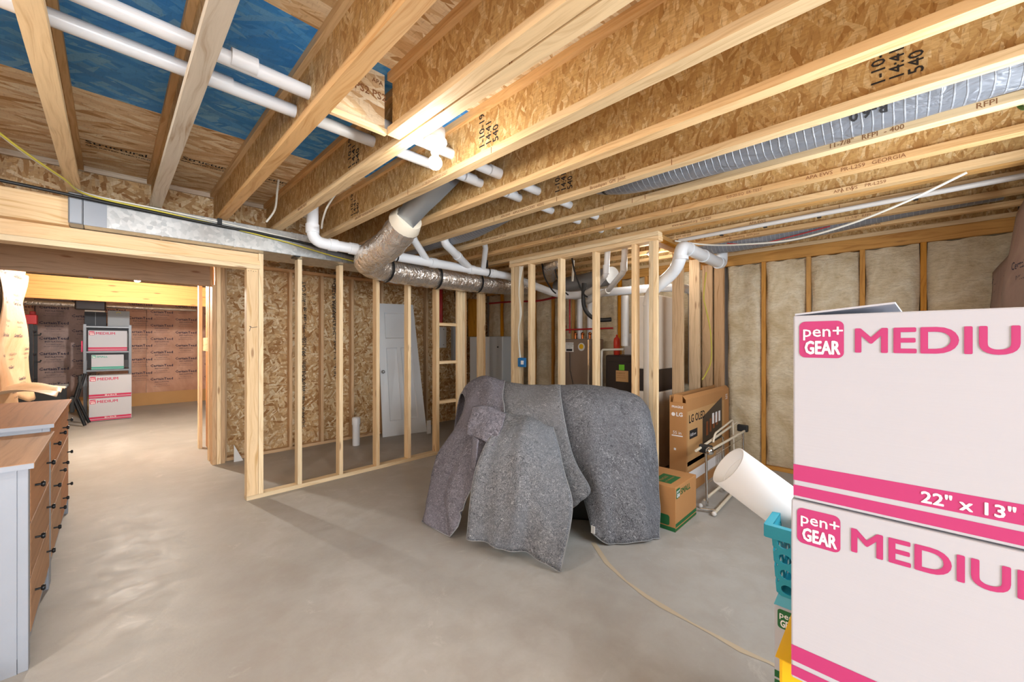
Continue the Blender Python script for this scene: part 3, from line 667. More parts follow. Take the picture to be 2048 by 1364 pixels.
# metal trunk duct
t = thing('sheet_metal_duct', 'long galvanised rectangular duct hung under the joists', 'duct', (1.0, 4.14, 2.187))
part('duct_body', MB().box(-.13, 2.12, 3.93, 4.36, 2.1865, 2.3935), M['galv'], t, bev=.004)
part('end_cap', MB().box(-.20, -.131, 3.925, 4.365, 2.186, 2.3945), M['tape'], t, 'grey taped end', bev=.008)
for x in (.27, .72, 1.15, 1.6):
    part('seam', MB().box(x-.006, x+.006, 3.926, 4.362, 2.184, 2.3945), M['galv'], t)
part('foil_tape', MB().box(1.45, 1.62, 3.927, 3.9295, 2.20, 2.30).box(-.13, -.02, 3.927, 3.9295, 2.187, 2.39), M['tape'], t, 'grey tape patch')
part('hanger_strap', MB().box(.60, .63, 3.905, 3.925, 2.33, 2.394).box(1.18, 1.22, 3.92, 4.05, 2.175, 2.184), M['black_metal'], t)
# insulated flexible duct
FP = [(1.68, 2.86, 2.36), (1.68, 3.12, 2.24), (1.68, 3.4, 2.19), (1.74, 3.64, 2.165), (1.95, 3.77, 2.15), (2.25, 3.82, 2.15), (2.6, 3.835, 2.15), (3.0, 3.84, 2.155), (3.4, 3.845, 2.165), (3.75, 3.85, 2.18), (4.2, 3.7, 2.2)]
def smoothpath(P, k=5):
    P = [Vector(p) for p in P]; out = []
    for i in range(len(P)-1):
        a, b, c, d = P[max(i-1, 0)], P[i], P[i+1], P[min(i+2, len(P)-1)]
        for j in range(k):
            s_ = j/k; out.append(.5*((2*b)+(c-a)*s_+(2*a-5*b+4*c-d)*s_**2+(3*b-a-3*c+d)*s_**3))
    out.append(P[-1]); return out
t = thing('insulated_duct', 'shiny foil-wrapped round duct with black straps, bending under the joists', 'duct', (2.6, 3.8, 2.0))
sp = smoothpath(FP, 9); rnd = random.Random(3)
mb = MB().tube(sp, [.128*(1+.035*math.sin(i*1.7)+rnd.uniform(-.02, .02)) for i in range(len(sp))], 28)
o = part('foil_sleeve', mb, M['foil'], t)
for k, i in enumerate((37, 55, 69)):
    i = min(i, len(sp)-2); d = (sp[i+1]-sp[i]).normalized()*.014
    part('strap', MB().tube([sp[i]-d, sp[i]+d], .140, 28, False), M['black'], t, 'black strap')
t2 = thing('duct_boot', 'dark sheet metal boot rising from the foil duct into the joist bay', 'duct boot', (1.69, 2.75, 2.36))
part('boot_body', MB().tube([(1.70, 2.30, 2.62), (1.69, 2.45, 2.56), (1.69, 2.62, 2.50), (1.68, 2.84, 2.38)], [.14, .14, .13, .105], 4), M['sheet_metal'], t2)
part('sealant_collar', MB().tube([(1.68, 2.80, 2.395), (1.68, 2.87, 2.36), (1.68, 2.89, 2.35)], [.112, .136, .128], 20), M['mastic'], t2, 'cream mastic ring')
# main white drain
ptube('main_drain_pipe', [(1.20, 3.55, 2.66), (1.20, 3.55, 2.25), (3.62, 3.55, 2.24), (3.95, 3.15, 2.03), (3.98, 2.9, 1.97), (4.25, 1.95, 2.0), (4.70, 1.80, 2.04), (4.93, 1.76, 2.02), (4.93, 1.76, .9)], .047, M['pvc'],
      'long white drain pipe elbowing down beside the metal duct and running over the foil duct', 'pipe', None, .1, 20,
      [((1.20, 3.55, 2.36), (0, 0, 1)), ((1.37, 3.55, 2.25), (1, 0, 0)), ((1.55, 3.55, 2.249), (1, 0, 0)), ((2.42, 3.55, 2.245), (1, 0, 0)), ((2.95, 3.55, 2.243), (1, 0, 0)), ((3.3, 3.55, 2.241), (1, 0, 0)), ((4.85, 1.777, 2.03), (-1, .17, 0))], 1.14, .07)
ptube('drain_branch_pipe', [(1.98, 3.28, 2.5), (2.06, 3.36, 2.40), (2.33, 3.545, 2.27)], .036, M['pvc'], 'short white branch pipe slanting into the drain, first right of the foil bend', 'pipe', None, .05)
ptube('drain_branch_pipe', [(2.32, 3.22, 2.66), (2.32, 3.22, 2.39), (2.52, 3.32, 2.34), (2.90, 3.545, 2.27)], .042, M['pvc'], 'white branch pipe dropping between joists and curving into the drain', 'pipe', None, .08, 16, [((2.32, 3.22, 2.45), (0, 0, 1)), ((2.62, 3.38, 2.322), (1, .55, -.17))], 1.15, .06)
ptube('drain_branch_pipe', [(2.78, 3.15, 2.47), (2.88, 3.22, 2.44), (3.13, 3.545, 2.27)], .03, M['pvc'], 'small white branch pipe slanting into the drain next to the utility wall', 'pipe', None, .05)
for x, l in ((1.98, 'black strap round the drain pipe above the foil duct bend'), (3.2, 'black strap round the drain pipe near the utility wall')):
    solo('pipe_strap', MB().tube([(x-.008, 3.55, 2.247), (x+.008, 3.55, 2.247)], .0565, 20, False).box(x-.01, x+.01, 3.545, 3.555, 2.303, 2.394), M['black'], l, 'strap')
# grey flexible ducts
def flexduct(pts, r, label):
    sp = smoothpath(pts, 10)
    return solo('flexible_duct', MB().tube(sp, [(r if not isinstance(r, (list, tuple)) else r[min(i//10, len(r)-1)])*(1+.03*(i % 2)) for i in range(len(sp))], 24), M['flex'], label, 'duct', None)
f1 = [(2.456, -1.8, 2.53), (2.456, -.8, 2.52), (2.456, 0, 2.51), (2.456, .6, 2.51), (2.456, 1.2, 2.52), (2.456, 1.5, 2.56), (2.456, 1.75, 2.615), (2.456, 2.2, 2.625), (2.456, 2.5, 2.57), (2.456, 3.0, 2.52), (2.456, 3.6, 2.53), (2.456, 4.5, 2.54)]
sp = smoothpath(f1, 10); R1 = [.135, .135, .138, .138, .125, .105, .062, .062, .10, .12, .12, .12]
def rad(i, n=10):
    a = min(i//n, len(R1)-2); f = i/n-a; return R1[a]*(1-f)+R1[min(a+1, len(R1)-1)]*f
t = thing('flexible_duct', 'long grey reinforced flexible duct lying between two joists above the white box side', 'duct', (2.456, 1, 2.4))
part('sleeve', MB().tube(sp, [rad(i)*(1+.008*(i % 2)) for i in range(len(sp))], 24), M['flex'], t)
part('strap', MB().tube([(2.456, 1.44, 2.555), (2.456, 1.47, 2.558)], .115, 20, False), M['black'], t, 'black strap')
part('printed_lettering', MB().text('R-6.0', .06, (2.456-.118, .02, 2.51-.083), (0, 1, 0), (.7, 0, -.7), bold=.02), M['ink'], t)
t = thing('flexible_duct', 'second grey flexible duct, nearer the insulated back wall', 'duct', (4.47, .3, 2.35))
sp = smoothpath([(4.47, -.55, 2.54), (4.47, 0, 2.52), (4.47, .5, 2.48), (4.46, 1.0, 2.45), (4.45, 1.35, 2.45), (4.43, 1.5, 2.47)], 10)
part('sleeve', MB().tube(sp, [.125*(1+.008*(i % 2)) for i in range(len(sp))], 24), M['flex'], t)
part('wire', MB().tube(smoothpath([(4.30, 1.2, 2.38), (4.32, .95, 2.33), (4.36, .7, 2.36), (4.32, .4, 2.39)], 5), .005, 6), M['red'], t, 'thin red wire')
t = thing('conduit', 'straight white conduit clipped under the joists toward the right wall', 'conduit', (3.77, .4, 2.37))
part('tube', MB().tube([(3.85, 1.5, 2.378), (3.80, .4, 2.374), (3.76, -.7, 2.374)], .018, 12), M['pvc_dull'], t)
for y in (1.12, .78, .42, -.1): part('clip', MB().box(3.765+.035*(y+.7), 3.80+.035*(y+.7), y-.012, y+.012, 2.353, 2.3945), M['black'], t, 'black clip')
solo('electrical_cable', MB().tube(smoothpath([(3.88, 1.3, 2.39), (3.86, .9, 2.383), (3.84, .5, 2.385), (3.80, .1, 2.39)], 6), .006, 6), M['cable_yellow'], 'yellow cable beside the white conduit', 'cable')
solo('electrical_cable', MB().tube(smoothpath([(3.8, 1.52, 2.37), (4.0, 1.3, 2.33), (3.95, 1.0, 2.27), (3.85, .6, 2.22), (3.7, .25, 2.235), (3.55, -.05, 2.29), (3.50, -.3, 2.385)], 8), .008, 8), M['cable'], 'white cable sagging under the joists by the back wall', 'cable')
solo('electrical_cable', MB().tube(smoothpath([(-.75, 2.2, 2.46), (-.50, 2.75, 2.43), (-.33, 3.2, 2.385), (-.2, 3.55, 2.37), (-.1, 3.86, 2.375), (.3, 3.90, 2.36), (.7, 3.905, 2.33), (1.1, 3.905, 2.29), (1.5, 3.9, 2.23), (1.9, 3.93, 2.2)], 6), .006, 6), M['cable_yellow'], 'yellow cable running along the metal duct', 'cable')
solo('electrical_cable', MB().tube(smoothpath([(-.75, 2.24, 2.475), (-.50, 2.80, 2.44), (-.33, 3.25, 2.39), (-.2, 3.6, 2.378), (-.1, 3.88, 2.388), (.3, 3.912, 2.38), (.7, 3.915, 2.36), (1.2, 3.915, 2.33)], 6), .006, 6), M['cable'], 'white cable running along the metal duct', 'cable')
solo('electrical_cable', MB().tube(smoothpath([(-1.2, 3.86, 2.39), (-.5, 3.87, 2.372), (.1, 3.90, 2.352), (.6, 3.905, 2.335), (1.1, 3.905, 2.32), (1.6, 3.9, 2.28), (2.1, 3.92, 2.22)], 6), .011, 8), M['black'], 'thick black cable along the front of the metal duct', 'cable')
solo('electrical_cable', MB().tube(smoothpath([(1.085, 2.6, 2.50), (1.10, 2.75, 2.45), (1.12, 3.0, 2.40), (1.16, 3.2, 2.36), (1.22, 3.4, 2.34), (1.26, 3.5, 2.38)], 6), .007, 8), M['cable'], 'white cable drooping from the bulb joist toward the drain elbow', 'cable')
solo('electrical_cable', MB().tube(smoothpath([(.93, 3.50, 2.68), (.92, 3.50, 2.58), (.93, 3.6, 2.47), (.90, 3.72, 2.39)], 6), .008, 8), M['cable'], 'short white cable loop hanging from the subfloor above the duct', 'cable')
solo('electrical_cable', MB().tube(smoothpath([(2.30, -.62, 2.62), (2.36, -.50, 2.40), (2.45, -.45, 2.375), (2.66, -.42, 2.38), (2.80, -.40, 2.42), (2.83, -.38, 2.5)], 6), .008, 8), M['cable_green'], 'green cable looping under a joist at the right edge', 'cable')
solo('electrical_cable', MB().tube(smoothpath([(2.28, -.63, 2.62), (2.33, -.52, 2.41), (2.44, -.47, 2.385), (2.66, -.44, 2.388), (2.81, -.42, 2.42), (2.85, -.40, 2.5)], 6), .008, 8), M['cable'], 'white cable looping beside the green one at the right edge', 'cable')
# ================================================================ big corner pipe
ptube('vent_pipe', [(3.60, 1.68, .0), (3.60, 1.68, 1.86), (3.56, 1.44, 2.02), (3.50, 1.36, 2.10), (3.50, 1.34, 2.235), (4.62, 1.34, 2.235), (4.62, 1.34, 2.39)], .055, M['pvc'],
      'big white pipe rising behind the utility corner post, bending out and along the ceiling', 'pipe', None, .09, 24,
      [((3.60, 1.68, 1.76), (0, 0, 1)), ((3.50, 1.345, 2.13), (0, 0, 1)), ((3.66, 1.34, 2.235), (1, 0, 0)), ((4.05, 1.34, 2.235), (1, 0, 0)), ((4.50, 1.34, 2.235), (1, 0, 0))], 1.12, .03)
lb = MB().box(3.5425, 3.544, 1.65, 1.71, 1.28, 1.50)
# ================================================================ closet things
def door(o0, o1, top0, top1, thick):
    """leaning slab door built from its four front corners"""
    a, b, c, d = map(Vector, (o0, o1, top1, top0)); nrm = (b-a).cross(d-a).normalized()
    if nrm.y > 0: nrm = -nrm
    return a, b, c, d, nrm
t = thing('panel_door', 'white three-panel interior door leaning against the strand board', 'door', (3.1, 5.35, 0.001))
a, b, c, d, nr = door((2.78, 5.36, .002), (3.44, 5.22, .002), (2.80, 5.57, 1.98), (3.41, 5.57, 2.0), .035)
def dp(u, v, h=0): return (a*(1-u)+b*u)*(1-v)+(d*(1-u)+c*u)*v+nr*h
mb = MB()
fr = [dp(0, 0), dp(1, 0), dp(1, 1), dp(0, 1)]; bk = [dp(0, 0, -.03), dp(1, 0, -.03), dp(1, 1, -.03), dp(0, 1, -.03)]
mb.quad(*bk)
for i in range(4): mb.quad(fr[i], fr[(i+1) % 4], bk[(i+1) % 4], bk[i])
us = [0, .17, .46, .54, .83, 1]; vs = [0, .11, .66, .73, .93, 1]
def rec(u0, u1, v0, v1): 
    h = -.02; i0, i1, j0, j1 = u0+.02, u1-.02, v0+.008, v1-.008
    A = [dp(u0, v0), dp(u1, v0), dp(u1, v1), dp(u0, v1)]; B = [dp(i0, j0, h), dp(i1, j0, h), dp(i1, j1, h), dp(i0, j1, h)]
    mb.quad(*B)
    for i in range(4): mb.quad(A[i], A[(i+1) % 4], B[(i+1) % 4], B[i])
for j in range(5):
    for i in range(5):
        p1 = j == 1 and i in (1, 3); p2 = j == 3 and i in (1, 2, 3)
        if p1: rec(us[i], us[i+1], vs[j], vs[j+1])
        elif p2:
            if i == 1: rec(us[1], us[4], vs[3], vs[4])
        else: mb.quad(dp(us[i], vs[j]), dp(us[i+1], vs[j]), dp(us[i+1], vs[j+1]), dp(us[i], vs[j+1]))
part('door_slab', mb, M['white_panel'], t)
k = dp(.06, .48, .035); part('door_knob', MB().ball(k, .026, 14).tube([dp(.06, .48, 0), dp(.06, .48, .03)], .012, 10), M['sheet_metal'], t, 'dark metal knob')
solo('door_panel_scrap', MB().box(3.36, 3.42, 5.08, 5.10, 0.0, .2), M['white'], 'white strip standing at the foot of the leaning door', 'scrap')
t = thing('pipe_stub', 'capped white drain stub standing up from the closet slab', 'pipe', (2.32, 5.22, 0))
part('pipe', MB().tube([(2.32, 5.22, 0), (2.32, 5.22, .36)], .047, 20), M['pvc'], t)
part('cap', MB().lathe((2.32, 5.22, .36), [(.054, -.08), (.055, 0), (.045, .02), (0, .025)], 20), M['pvc'], t)
solo('pipe_stub', MB().tube([(1.60, 5.25, 0), (1.60, 5.25, .17)], .022, 14), M['pvc'], 'small white pipe stub behind the first closet stud', 'pipe')
# ================================================================ utility room
def at(mb, name, mat, label, cat, **k): return solo(name, mb, mat, label, cat, **k)
t = thing('blue_outlet_box', 'blue electrical outlet box nailed to the utility stud with white cables', 'outlet box', (3.41, 3.21, 1.12))
part('box_body', MB().box(3.41, 3.50, 3.175, 3.238, 1.10, 1.205), M['blue_box'], t, bev=.004)
part('cover', MB().box(3.402, 3.409, 3.10, 3.205, 1.10, 1.21), M['blue_box'], t, bev=.003)
part('outlet', MB().box(3.397, 3.4015, 3.135, 3.175, 1.13, 1.175), M['white'], t)
for k_, (dx, ph) in enumerate(((0, 0), (.012, 1.3), (.02, 2.6))):
    solo('electrical_cable', MB().tube(smoothpath([(3.42+dx, 3.215, 1.207), (3.412, 3.225+.01*math.sin(ph), 1.5), (3.41, 3.20-.012*k_, 1.75), (3.412, 3.22, 2.0), (3.42+dx*.5, 3.21-.02*k_, 2.3)], 6), .005, 6), M['cable'], 'white cable dropping to the blue outlet box, %s of three' % ['left', 'middle', 'right'][k_], 'cable', 'outlet cables')
t = thing('boiler', 'taupe metal boiler cabinet with a yellow oval sticker', 'boiler', (4.68, 3.15, .0))
part('cabinet', MB().box(4.5, 4.86, 2.94, 3.37, .5, 1.44), M['boiler'], t, bev=.012)
part('side_trim', MB().box(4.492, 4.499, 2.945, 2.965, .51, 1.43), M['chrome'], t)
part('stand', MB().box(4.56, 4.84, 2.98, 3.33, .0, .498), M['black_metal'], t)
part('oval_sticker', MB().tube([(4.496, 3.07, 1.33), (4.499, 3.07, 1.33)], .055, 24), M['white'], t, 'white oval sticker')
part('sticker_mark', MB().tube([(4.494, 3.07, 1.335), (4.4955, 3.07, 1.335)], .035, 16), M['yellow'], t, 'yellow mark')
part('label_plate', MB().box(4.4945, 4.499, 3.20, 3.34, 1.26, 1.39), M['white'], t)
part('label_print', MB().text('WARNING', .028, (4.4935, 3.33, 1.36), (0, -1, 0), (0, 0, 1)).text('HOT WATER', .02, (4.4935, 3.33, 1.335), (0, -1, 0), (0, 0, 1)).text('120 V  60 Hz', .018, (4.4935, 3.33, 1.31), (0, -1, 0), (0, 0, 1)).box(4.4935, 4.4938, 3.22, 3.32, 1.27, 1.30), M['ink'], t)
part('hanging_cord', MB().tube(smoothpath([(4.49, 3.26, 1.25), (4.485, 3.25, 1.0), (4.485, 3.24, .97), (4.49, 3.19, .75), (4.49, 3.13, .55)], 5), .004, 6), M['black'], t)
for y in (3.00, 3.12, 3.24): part('valve', MB().tube([(4.6, y, 1.44), (4.6, y, 1.50)], .02, 10).ball((4.6, y, 1.51), .026, 10), M['copper'], t)
for k_, (y, mt) in enumerate(((3.22, 'pvc'), (3.05, 'pvc'))):
    solo('flue_pipe', MB().tube([(4.68, y, 1.442), (4.68, y, 2.02)], .04, 16), M[mt], 'white flue pipe above the boiler, %s one' % ['left', 'right'][k_], 'pipe', 'boiler flues')
t = thing('heating_manifold', 'red water tubing over the boiler with copper fittings', 'pipe', (4.55, 3.1, 1.5))
part('tube', MB().tube(roundpath([(4.52, 3.36, 1.57), (4.52, 2.6, 1.575)], .03), .012, 8), M['red'], t)
part('tube', MB().tube(roundpath([(4.56, 3.31, 1.52), (4.56, 3.31, 2.1)], .03), .012, 8), M['red'], t)
part('fittings', MB().tube([(4.54, 3.38, 1.47), (4.54, 3.38, 1.68)], .015, 8).ball((4.54, 3.38, 1.62), .025, 8).ball((4.54, 3.40, 1.53), .03, 8), M['copper'], t)
solo('water_tube', MB().tube(smoothpath([(5.015, 5.5, 2.13), (5.015, 4.9, 2.12), (5.015, 4.3, 2.09), (5.015, 3.85, 2.13)], 5), .016, 8), M['red'], 'red water tube running along the far utility wall near the ceiling', 'pipe')
t = thing('water_softener', 'dark brown plastic tank cabinet with paper label and lime sticker', 'tank', (4.4, 2.32, 0))
part('cabinet', MB().box(4.2, 4.6, 2.10, 2.52, 0, 1.24), M['darkbrown'], t, bev=.02)
part('door_recess', MB().box(4.19, 4.199, 2.14, 2.48, .35, 1.16), M['darkbrown'], t, bev=.01)
part('paper_label', MB().box(4.187, 4.1895, 2.21, 2.37, .93, 1.06), M['box_tan'], t, 'beige paper label')
part('label_print', MB().text('ENERGY', .03, (4.186, 2.36, 1.02), (0, -1, 0), (0, 0, 1)).text('GUIDE 50 GAL', .018, (4.186, 2.36, .995), (0, -1, 0), (0, 0, 1)).text('WATER HEATER', .016, (4.186, 2.36, .97), (0, -1, 0), (0, 0, 1)), M['brown_ink'], t)
part('lime_sticker', MB().box(4.187, 4.1895, 2.26, 2.33, 1.065, 1.13), M['green'], t)
solo('spray_bottle', MB().lathe((4.3, 2.42, 1.24), [(.0, .0), (.038, 0), (.04, .16), (.034, .2), (.012, .22), (.012, .245), (0, .245)], 18), M['orange_red'], 'red-orange bottle standing on the dark brown tank', 'bottle')
solo('small_carton', MB().box(4.45, 4.56, 2.24, 2.40, 1.242, 1.50), M['white'], 'white carton standing on the dark brown tank behind the red bottle', 'box')
ptube('water_pipe', [(4.25, 2.60, .2), (4.25, 2.60, 1.30), (4.25, 2.30, 1.31)], .014, M['cable'], 'thin cream pipe bending over beside the dark brown tank', 'pipe', None, .03, 8)
solo('black_hose', MB().tube(smoothpath([(3.95, 2.66, 2.1), (3.96, 2.67, 1.85), (4.0, 2.62, 1.72), (4.05, 2.52, 1.66), (4.1, 2.38, 1.66)], 6), .025, 10), M['black'], 'thick black hose curving down in the utility room', 'hose')
for k_, (y, z1, x) in enumerate(((3.0, 1.98, 3.72), (2.83, 1.95, 3.74), (2.55, 1.9, 3.72))):
    solo('hanging_cable', MB().tube(smoothpath([(x, y+.12, 2.38), (x, y+.08, 2.2), (x+.01, y-.02, z1+.06), (x+.02, y-.08, z1)], 6), .009, 6), M['black'], 'black cable hanging inside the utility room, %s from the blue box' % ordn[k_], 'cable', 'utility cables')
t = thing('white_bracket_pipe', 'small white plastic trap hanging between the utility studs', 'pipe', (3.75, 2.84, 2.15))
part('trap', MB().tube(smoothpath([(3.74, 2.92, 2.33), (3.74, 2.86, 2.30), (3.74, 2.84, 2.24), (3.74, 2.84, 2.16)], 5), .022, 10).ball((3.74, 2.84, 2.16), .03, 10), M['pvc'], t)
part('rod', MB().tube([(3.74, 2.66, 2.34), (3.745, 2.68, 2.1)], .013, 8), M['cable'], t)
ptube('vent_pipe', [(3.86, 2.44, 2.0), (4.05, 2.75, 1.97), (4.1, 2.9, 1.97)], .04, M['pvc_dull'], 'dull white pipe joining the two thin drains in the utility room', 'pipe', None, .06)
ptube('vent_pipe', [(3.92, 2.32, 1.975), (4.1, 2.75, 1.88)], .035, M['pvc_dull'], 'second dull white pipe sloping behind the utility studs', 'pipe', None, .06)
ptube('vent_pipe', [(4.15, 2.23, 1.93), (4.15, 2.23, 1.35)], .045, M['pvc_dull'], 'dull vertical pipe dropping toward the dark brown tank', 'pipe', None, .06)
t = thing('round_duct', 'grey round metal duct crossing the utility room ceiling', 'duct', (4.3, 3.0, 2.1))
part('sleeve', MB().tube([(4.55, 3.5, 2.2), (4.4, 2.9, 2.2), (4.25, 2.45, 2.2)], .11, 20), M['sheet_metal'], t)
t = thing('insulated_duct', 'second foil-wrapped duct seen between the utility studs', 'duct', (3.9, 3.0, 2.2))
part('foil_sleeve', MB().tube(smoothpath([(4.3, 3.45, 2.3), (3.95, 3.2, 2.31), (3.75, 3.02, 2.33), (3.72, 2.86, 2.35)], 6), .075, 20), M['foil'], t)
# furnace
t = thing('furnace', 'cream wrapped furnace and plenum seen behind the knotty side studs', 'furnace', (4.35, 2.0, 0))
part('plenum', MB().box(4.05, 4.6, 1.68+.12, 2.05, 1.10, 1.90), M['cream'], t, bev=.015)
part('cabinet', MB().box(4.05, 4.6, 1.80, 2.05, 0.02, .86), M['cream'], t, bev=.015)
part('control_bay', MB().box(4.06, 4.6, 1.81, 2.05, .862, 1.098), M['darkbrown'], t, 'dark brown control bay')
part('access_panel', MB().box(4.035, 4.049, 1.86, 1.98, .34, .64), M['boiler'], t, 'dark framed access window', bev=.01)
part('hot_surface_sticker', MB().box(4.045, 4.0495, 1.83, 1.92, 1.30, 1.42), M['darkbrown'], t, 'dark square sticker')
part('sticker_mark', MB().box(4.043, 4.0445, 1.86, 1.89, 1.35, 1.40), M['red'], t, 'red mark')
solo('electrical_cable', MB().tube(smoothpath([(4.62, 1.50, 2.17), (4.60, 1.52, 1.9), (4.62, 1.5, 1.75), (4.7, 1.48, 1.5), (4.72, 1.48, 1.2), (4.62, 1.5, 1.05), (4.55, 1.52, .98)], 6), .007, 8), M['cable_yellow'], 'yellow cable hanging in front of the utility side studs', 'cable')
for k_, z in enumerate((1.5, 1.25, 1.0)):
    solo('pipe_strap', MB().tube([(4.87, 1.70, z), (4.93, 1.705, z-.06), (4.99, 1.72, z-.11)], .009, 6), M['black'], 'black strap across the strapped white pipe, %s' % ['top one', 'middle one', 'lowest one'][k_], 'strap', 'side pipe straps')
# behind the closet studs
t = thing('tall_grey_cabinet', 'tall pale grey metal cabinet behind the doubled studs', 'cabinet', (4.35, 4.85, 0))
part('body', MB().box(4.2, 4.65, 4.60, 5.10, 0, 1.485), M['white_panel'], t, bev=.012)
part('side_column', MB().box(4.19, 4.65, 4.30, 4.598, 0, 1.485), M['grey_panel'], t, bev=.012)
part('lock', MB().ball((4.185, 4.40, 1.32), .014, 10), M['black'], t)
t = thing('breaker_panel', 'grey electrical breaker panel behind the ladder of blocks', 'panel', (4.42, 5.6, 1.1))
part('panel_box', MB().box(4.25, 4.55, 5.60, 5.686, 1.05, 1.68), M['grey_panel'], t, bev=.006)
part('latch', MB().box(4.38, 4.40, 5.59, 5.599, 1.14, 1.18), M['black'], t)
t = thing('paper_notice', 'white panel notice board left of the breaker panel', 'panel', (3.99, 5.6, 1.35))
part('board', MB().box(3.88, 4.12, 5.64, 5.66, 1.30, 1.66), M['white_panel'], t)
part('screw', MB().ball((3.96, 5.638, 1.62), .008, 6).ball((4.06, 5.638, 1.62), .008, 6).ball((4.06, 5.638, 1.35), .008, 6), M['black'], t)
solo('water_tube', MB().tube([(4.02, 5.66, 1.7), (4.02, 5.66, 2.6)], .03, 10), M['red'], 'red riser tube behind the ladder of blocks', 'pipe')
solo('wood_panel', MB().box(4.62, 5.02, 5.62, 5.66, 1.5, 2.2), M['plate_orange'], 'orange wood panelling above the tall grey cabinet', 'panel')
for k_ in range(4):
    solo('electrical_cable', MB().tube(smoothpath([(4.30+.05*k_, 5.62, 1.69), (4.31+.05*k_, 5.60, 1.95), (4.28+.06*k_, 5.62, 2.3)], 5), .008, 6), M['cable_yellow' if k_ % 2 else 'black'], 'cable rising from the grey breaker panel, %s from left' % ordn[k_], 'cable', 'panel cables')
# ================================================================ cartons
def rrect(cx, cy, w, h, r, n=5):
    out = []
    for (sx, sy, a0) in ((1, 1, 0), (-1, 1, PI/2), (-1, -1, PI), (1, -1, 1.5*PI)):
        for k in range(n+1):
            a = a0+PI/2*k/n; out.append((cx+sx*(w/2-r)+r*math.cos(a), cy+sy*(h/2-r)+r*math.sin(a)))
    return out
class Face:
    """drawing plane: origin, right dir, up dir, small steps outward"""
    def __init__(s, o, xd, yd): s.o, s.x, s.y = Vector(o), Vector(xd).normalized(), Vector(yd).normalized(); s.n = s.x.cross(s.y)
    def p(s, u, v, h=.0008): return s.o+s.x*u+s.y*v+s.n*h
    def poly(s, mb, pts, h=.0008): mb.add([s.p(u, v, h) for u, v in pts], [tuple(range(len(pts)))])
    def rect(s, mb, u0, u1, v0, v1, h=.0008): s.poly(mb, [(u0, v0), (u1, v0), (u1, v1), (u0, v1)], h)
    def txt(s, mb, body, size, u, v, h=.0008, **k): mb.text(body, size, s.p(u, v, h), s.x, s.y, **k)
def carton(x0, x1, y0, y1, z0, z1, mat, label, faces, ink, word, dims, name='moving_box', group=None, logo_ink=None, seam=True, scale=1., brand=True):
    """closed moving box; faces: list of Face; printed stripes + logo"""
    t = thing(name, label, 'box', ((x0+x1)/2, (y0+y1)/2, z0), group)
    part('carton', MB().box(x0, x1, y0, y1, z0, z1), mat, t, bev=.003)
    H = z1-z0
    ik = MB(); wh = MB(); lg = MB()
    for F, wd in faces:
        s_ = scale*H/.381
        F.rect(ik, .0005, wd-.0005, .038*H/.381, .071*H/.381); F.rect(ik, .0005, wd-.0005, .006*H/.381, .028*H/.381)
        F.poly(lg, rrect(.010*s_+.036*s_, H-.013*s_-.037*s_, .071*s_, .074*s_, .011*s_))
        F.txt(wh, 'pen+', .032*s_, .0155*s_, H-.044*s_, .0014, bold=.01)
        F.txt(wh, 'GEAR', .037*s_, .0195*s_, H-.079*s_, .0014, bold=.028, xs=.60)
        F.txt(ik, word, .064*s_, .094*s_, H-.074*s_, .0008, bold=.022, res=5, xs=1.06)
        if dims: F.txt(wh, dims, .028*s_, .185*s_, .044*H/.381, .0014, bold=.025)
    part('printed_lettering', ik, ink, t, 'coloured lettering and stripes')
    part('logo_panel', lg, logo_ink or ink, t, 'rounded square logo')
    part('logo_lettering', wh, M['white_ink'], t, 'white lettering')
    return t
# near stack: tall yellow tote, lower box, upper box
BX, BY = 1.00, .153
t = thing('storage_tote', 'yellow plastic tote under the stack of two white boxes', 'tote', (1.2, -.12, 0))
yt = MB()
ring = lambda z, d: [(1.03-d+.02, .18+d), (1.40+d, .18+d), (1.40+d, -.42-d), (1.03-d+.02, -.42-d)]
zs = [(0.0, -.05), (.55, -.012), (.62, -.01), (.625, .006), (.688, .006)]
vv = [(x, y, z) for z, d in zs for x, y in ring(z, d)]
ff = [(i*4+k, i*4+(k+1) % 4, (i+1)*4+(k+1) % 4, (i+1)*4+k) for i in range(4) for k in range(4)]+[(0, 1, 2, 3), (16, 19, 18, 17)]
yt.add(vv, [tuple(reversed(f)) for f in ff])
part('tub', yt, M['yellow'], t, bev=.006)
carton(BX-.004, BX+.33, BY-.559, BY+.003, .690, 1.062, M['box_white'], 'white carton with pink printing, lower of the two stacked at the right edge',
       [(Face((BX-.004, BY+.003, .690), (0, -1, 0), (0, 0, 1)), .56)], M['pink'], 'MEDIUM', '22" x 13" x 15"')
tb = carton(BX, BX+.33, BY-.559, BY, 1.065, 1.446, M['box_white'], 'white carton with pink printing and open flap, upper of the two at the right edge',
       [(Face((BX, BY, 1.065), (0, -1, 0), (0, 0, 1)), .559)], M['pink'], 'MEDIUM', '22" x 13" x 15"')
fl = MB(); fl.add([(BX, .15, 1.4465), (BX+.004, .0, 1.461), (BX+.325, -.012, 1.461), (BX+.33, .15, 1.4465), (BX, .15, 1.450), (BX+.004, .0, 1.4645), (BX+.325, -.012, 1.4645), (BX+.33, .15, 1.450)], [(3,2,1,0),(4,5,6,7),(0,1,5,4),(1,2,6,5),(2,3,7,6),(3,0,4,7)])
part('flap', fl, M['box_white'], tb, 'raised white flap')
# small white boxes carrying the basket
sy = .285
for k, (z0, z1) in enumerate(((0, .262), (.264, .53))):
    t = carton(1.53, 1.86, sy-.34, sy, z0, z1, M['box_white'], 'white carton with green logo under the teal basket, %s one' % ['bottom', 'upper'][k], [(Face((1.53, sy, z0), (0, -1, 0), (0, 0, 1)), .34)], M['green_ink'], 'SMALL', None, scale=1.2)
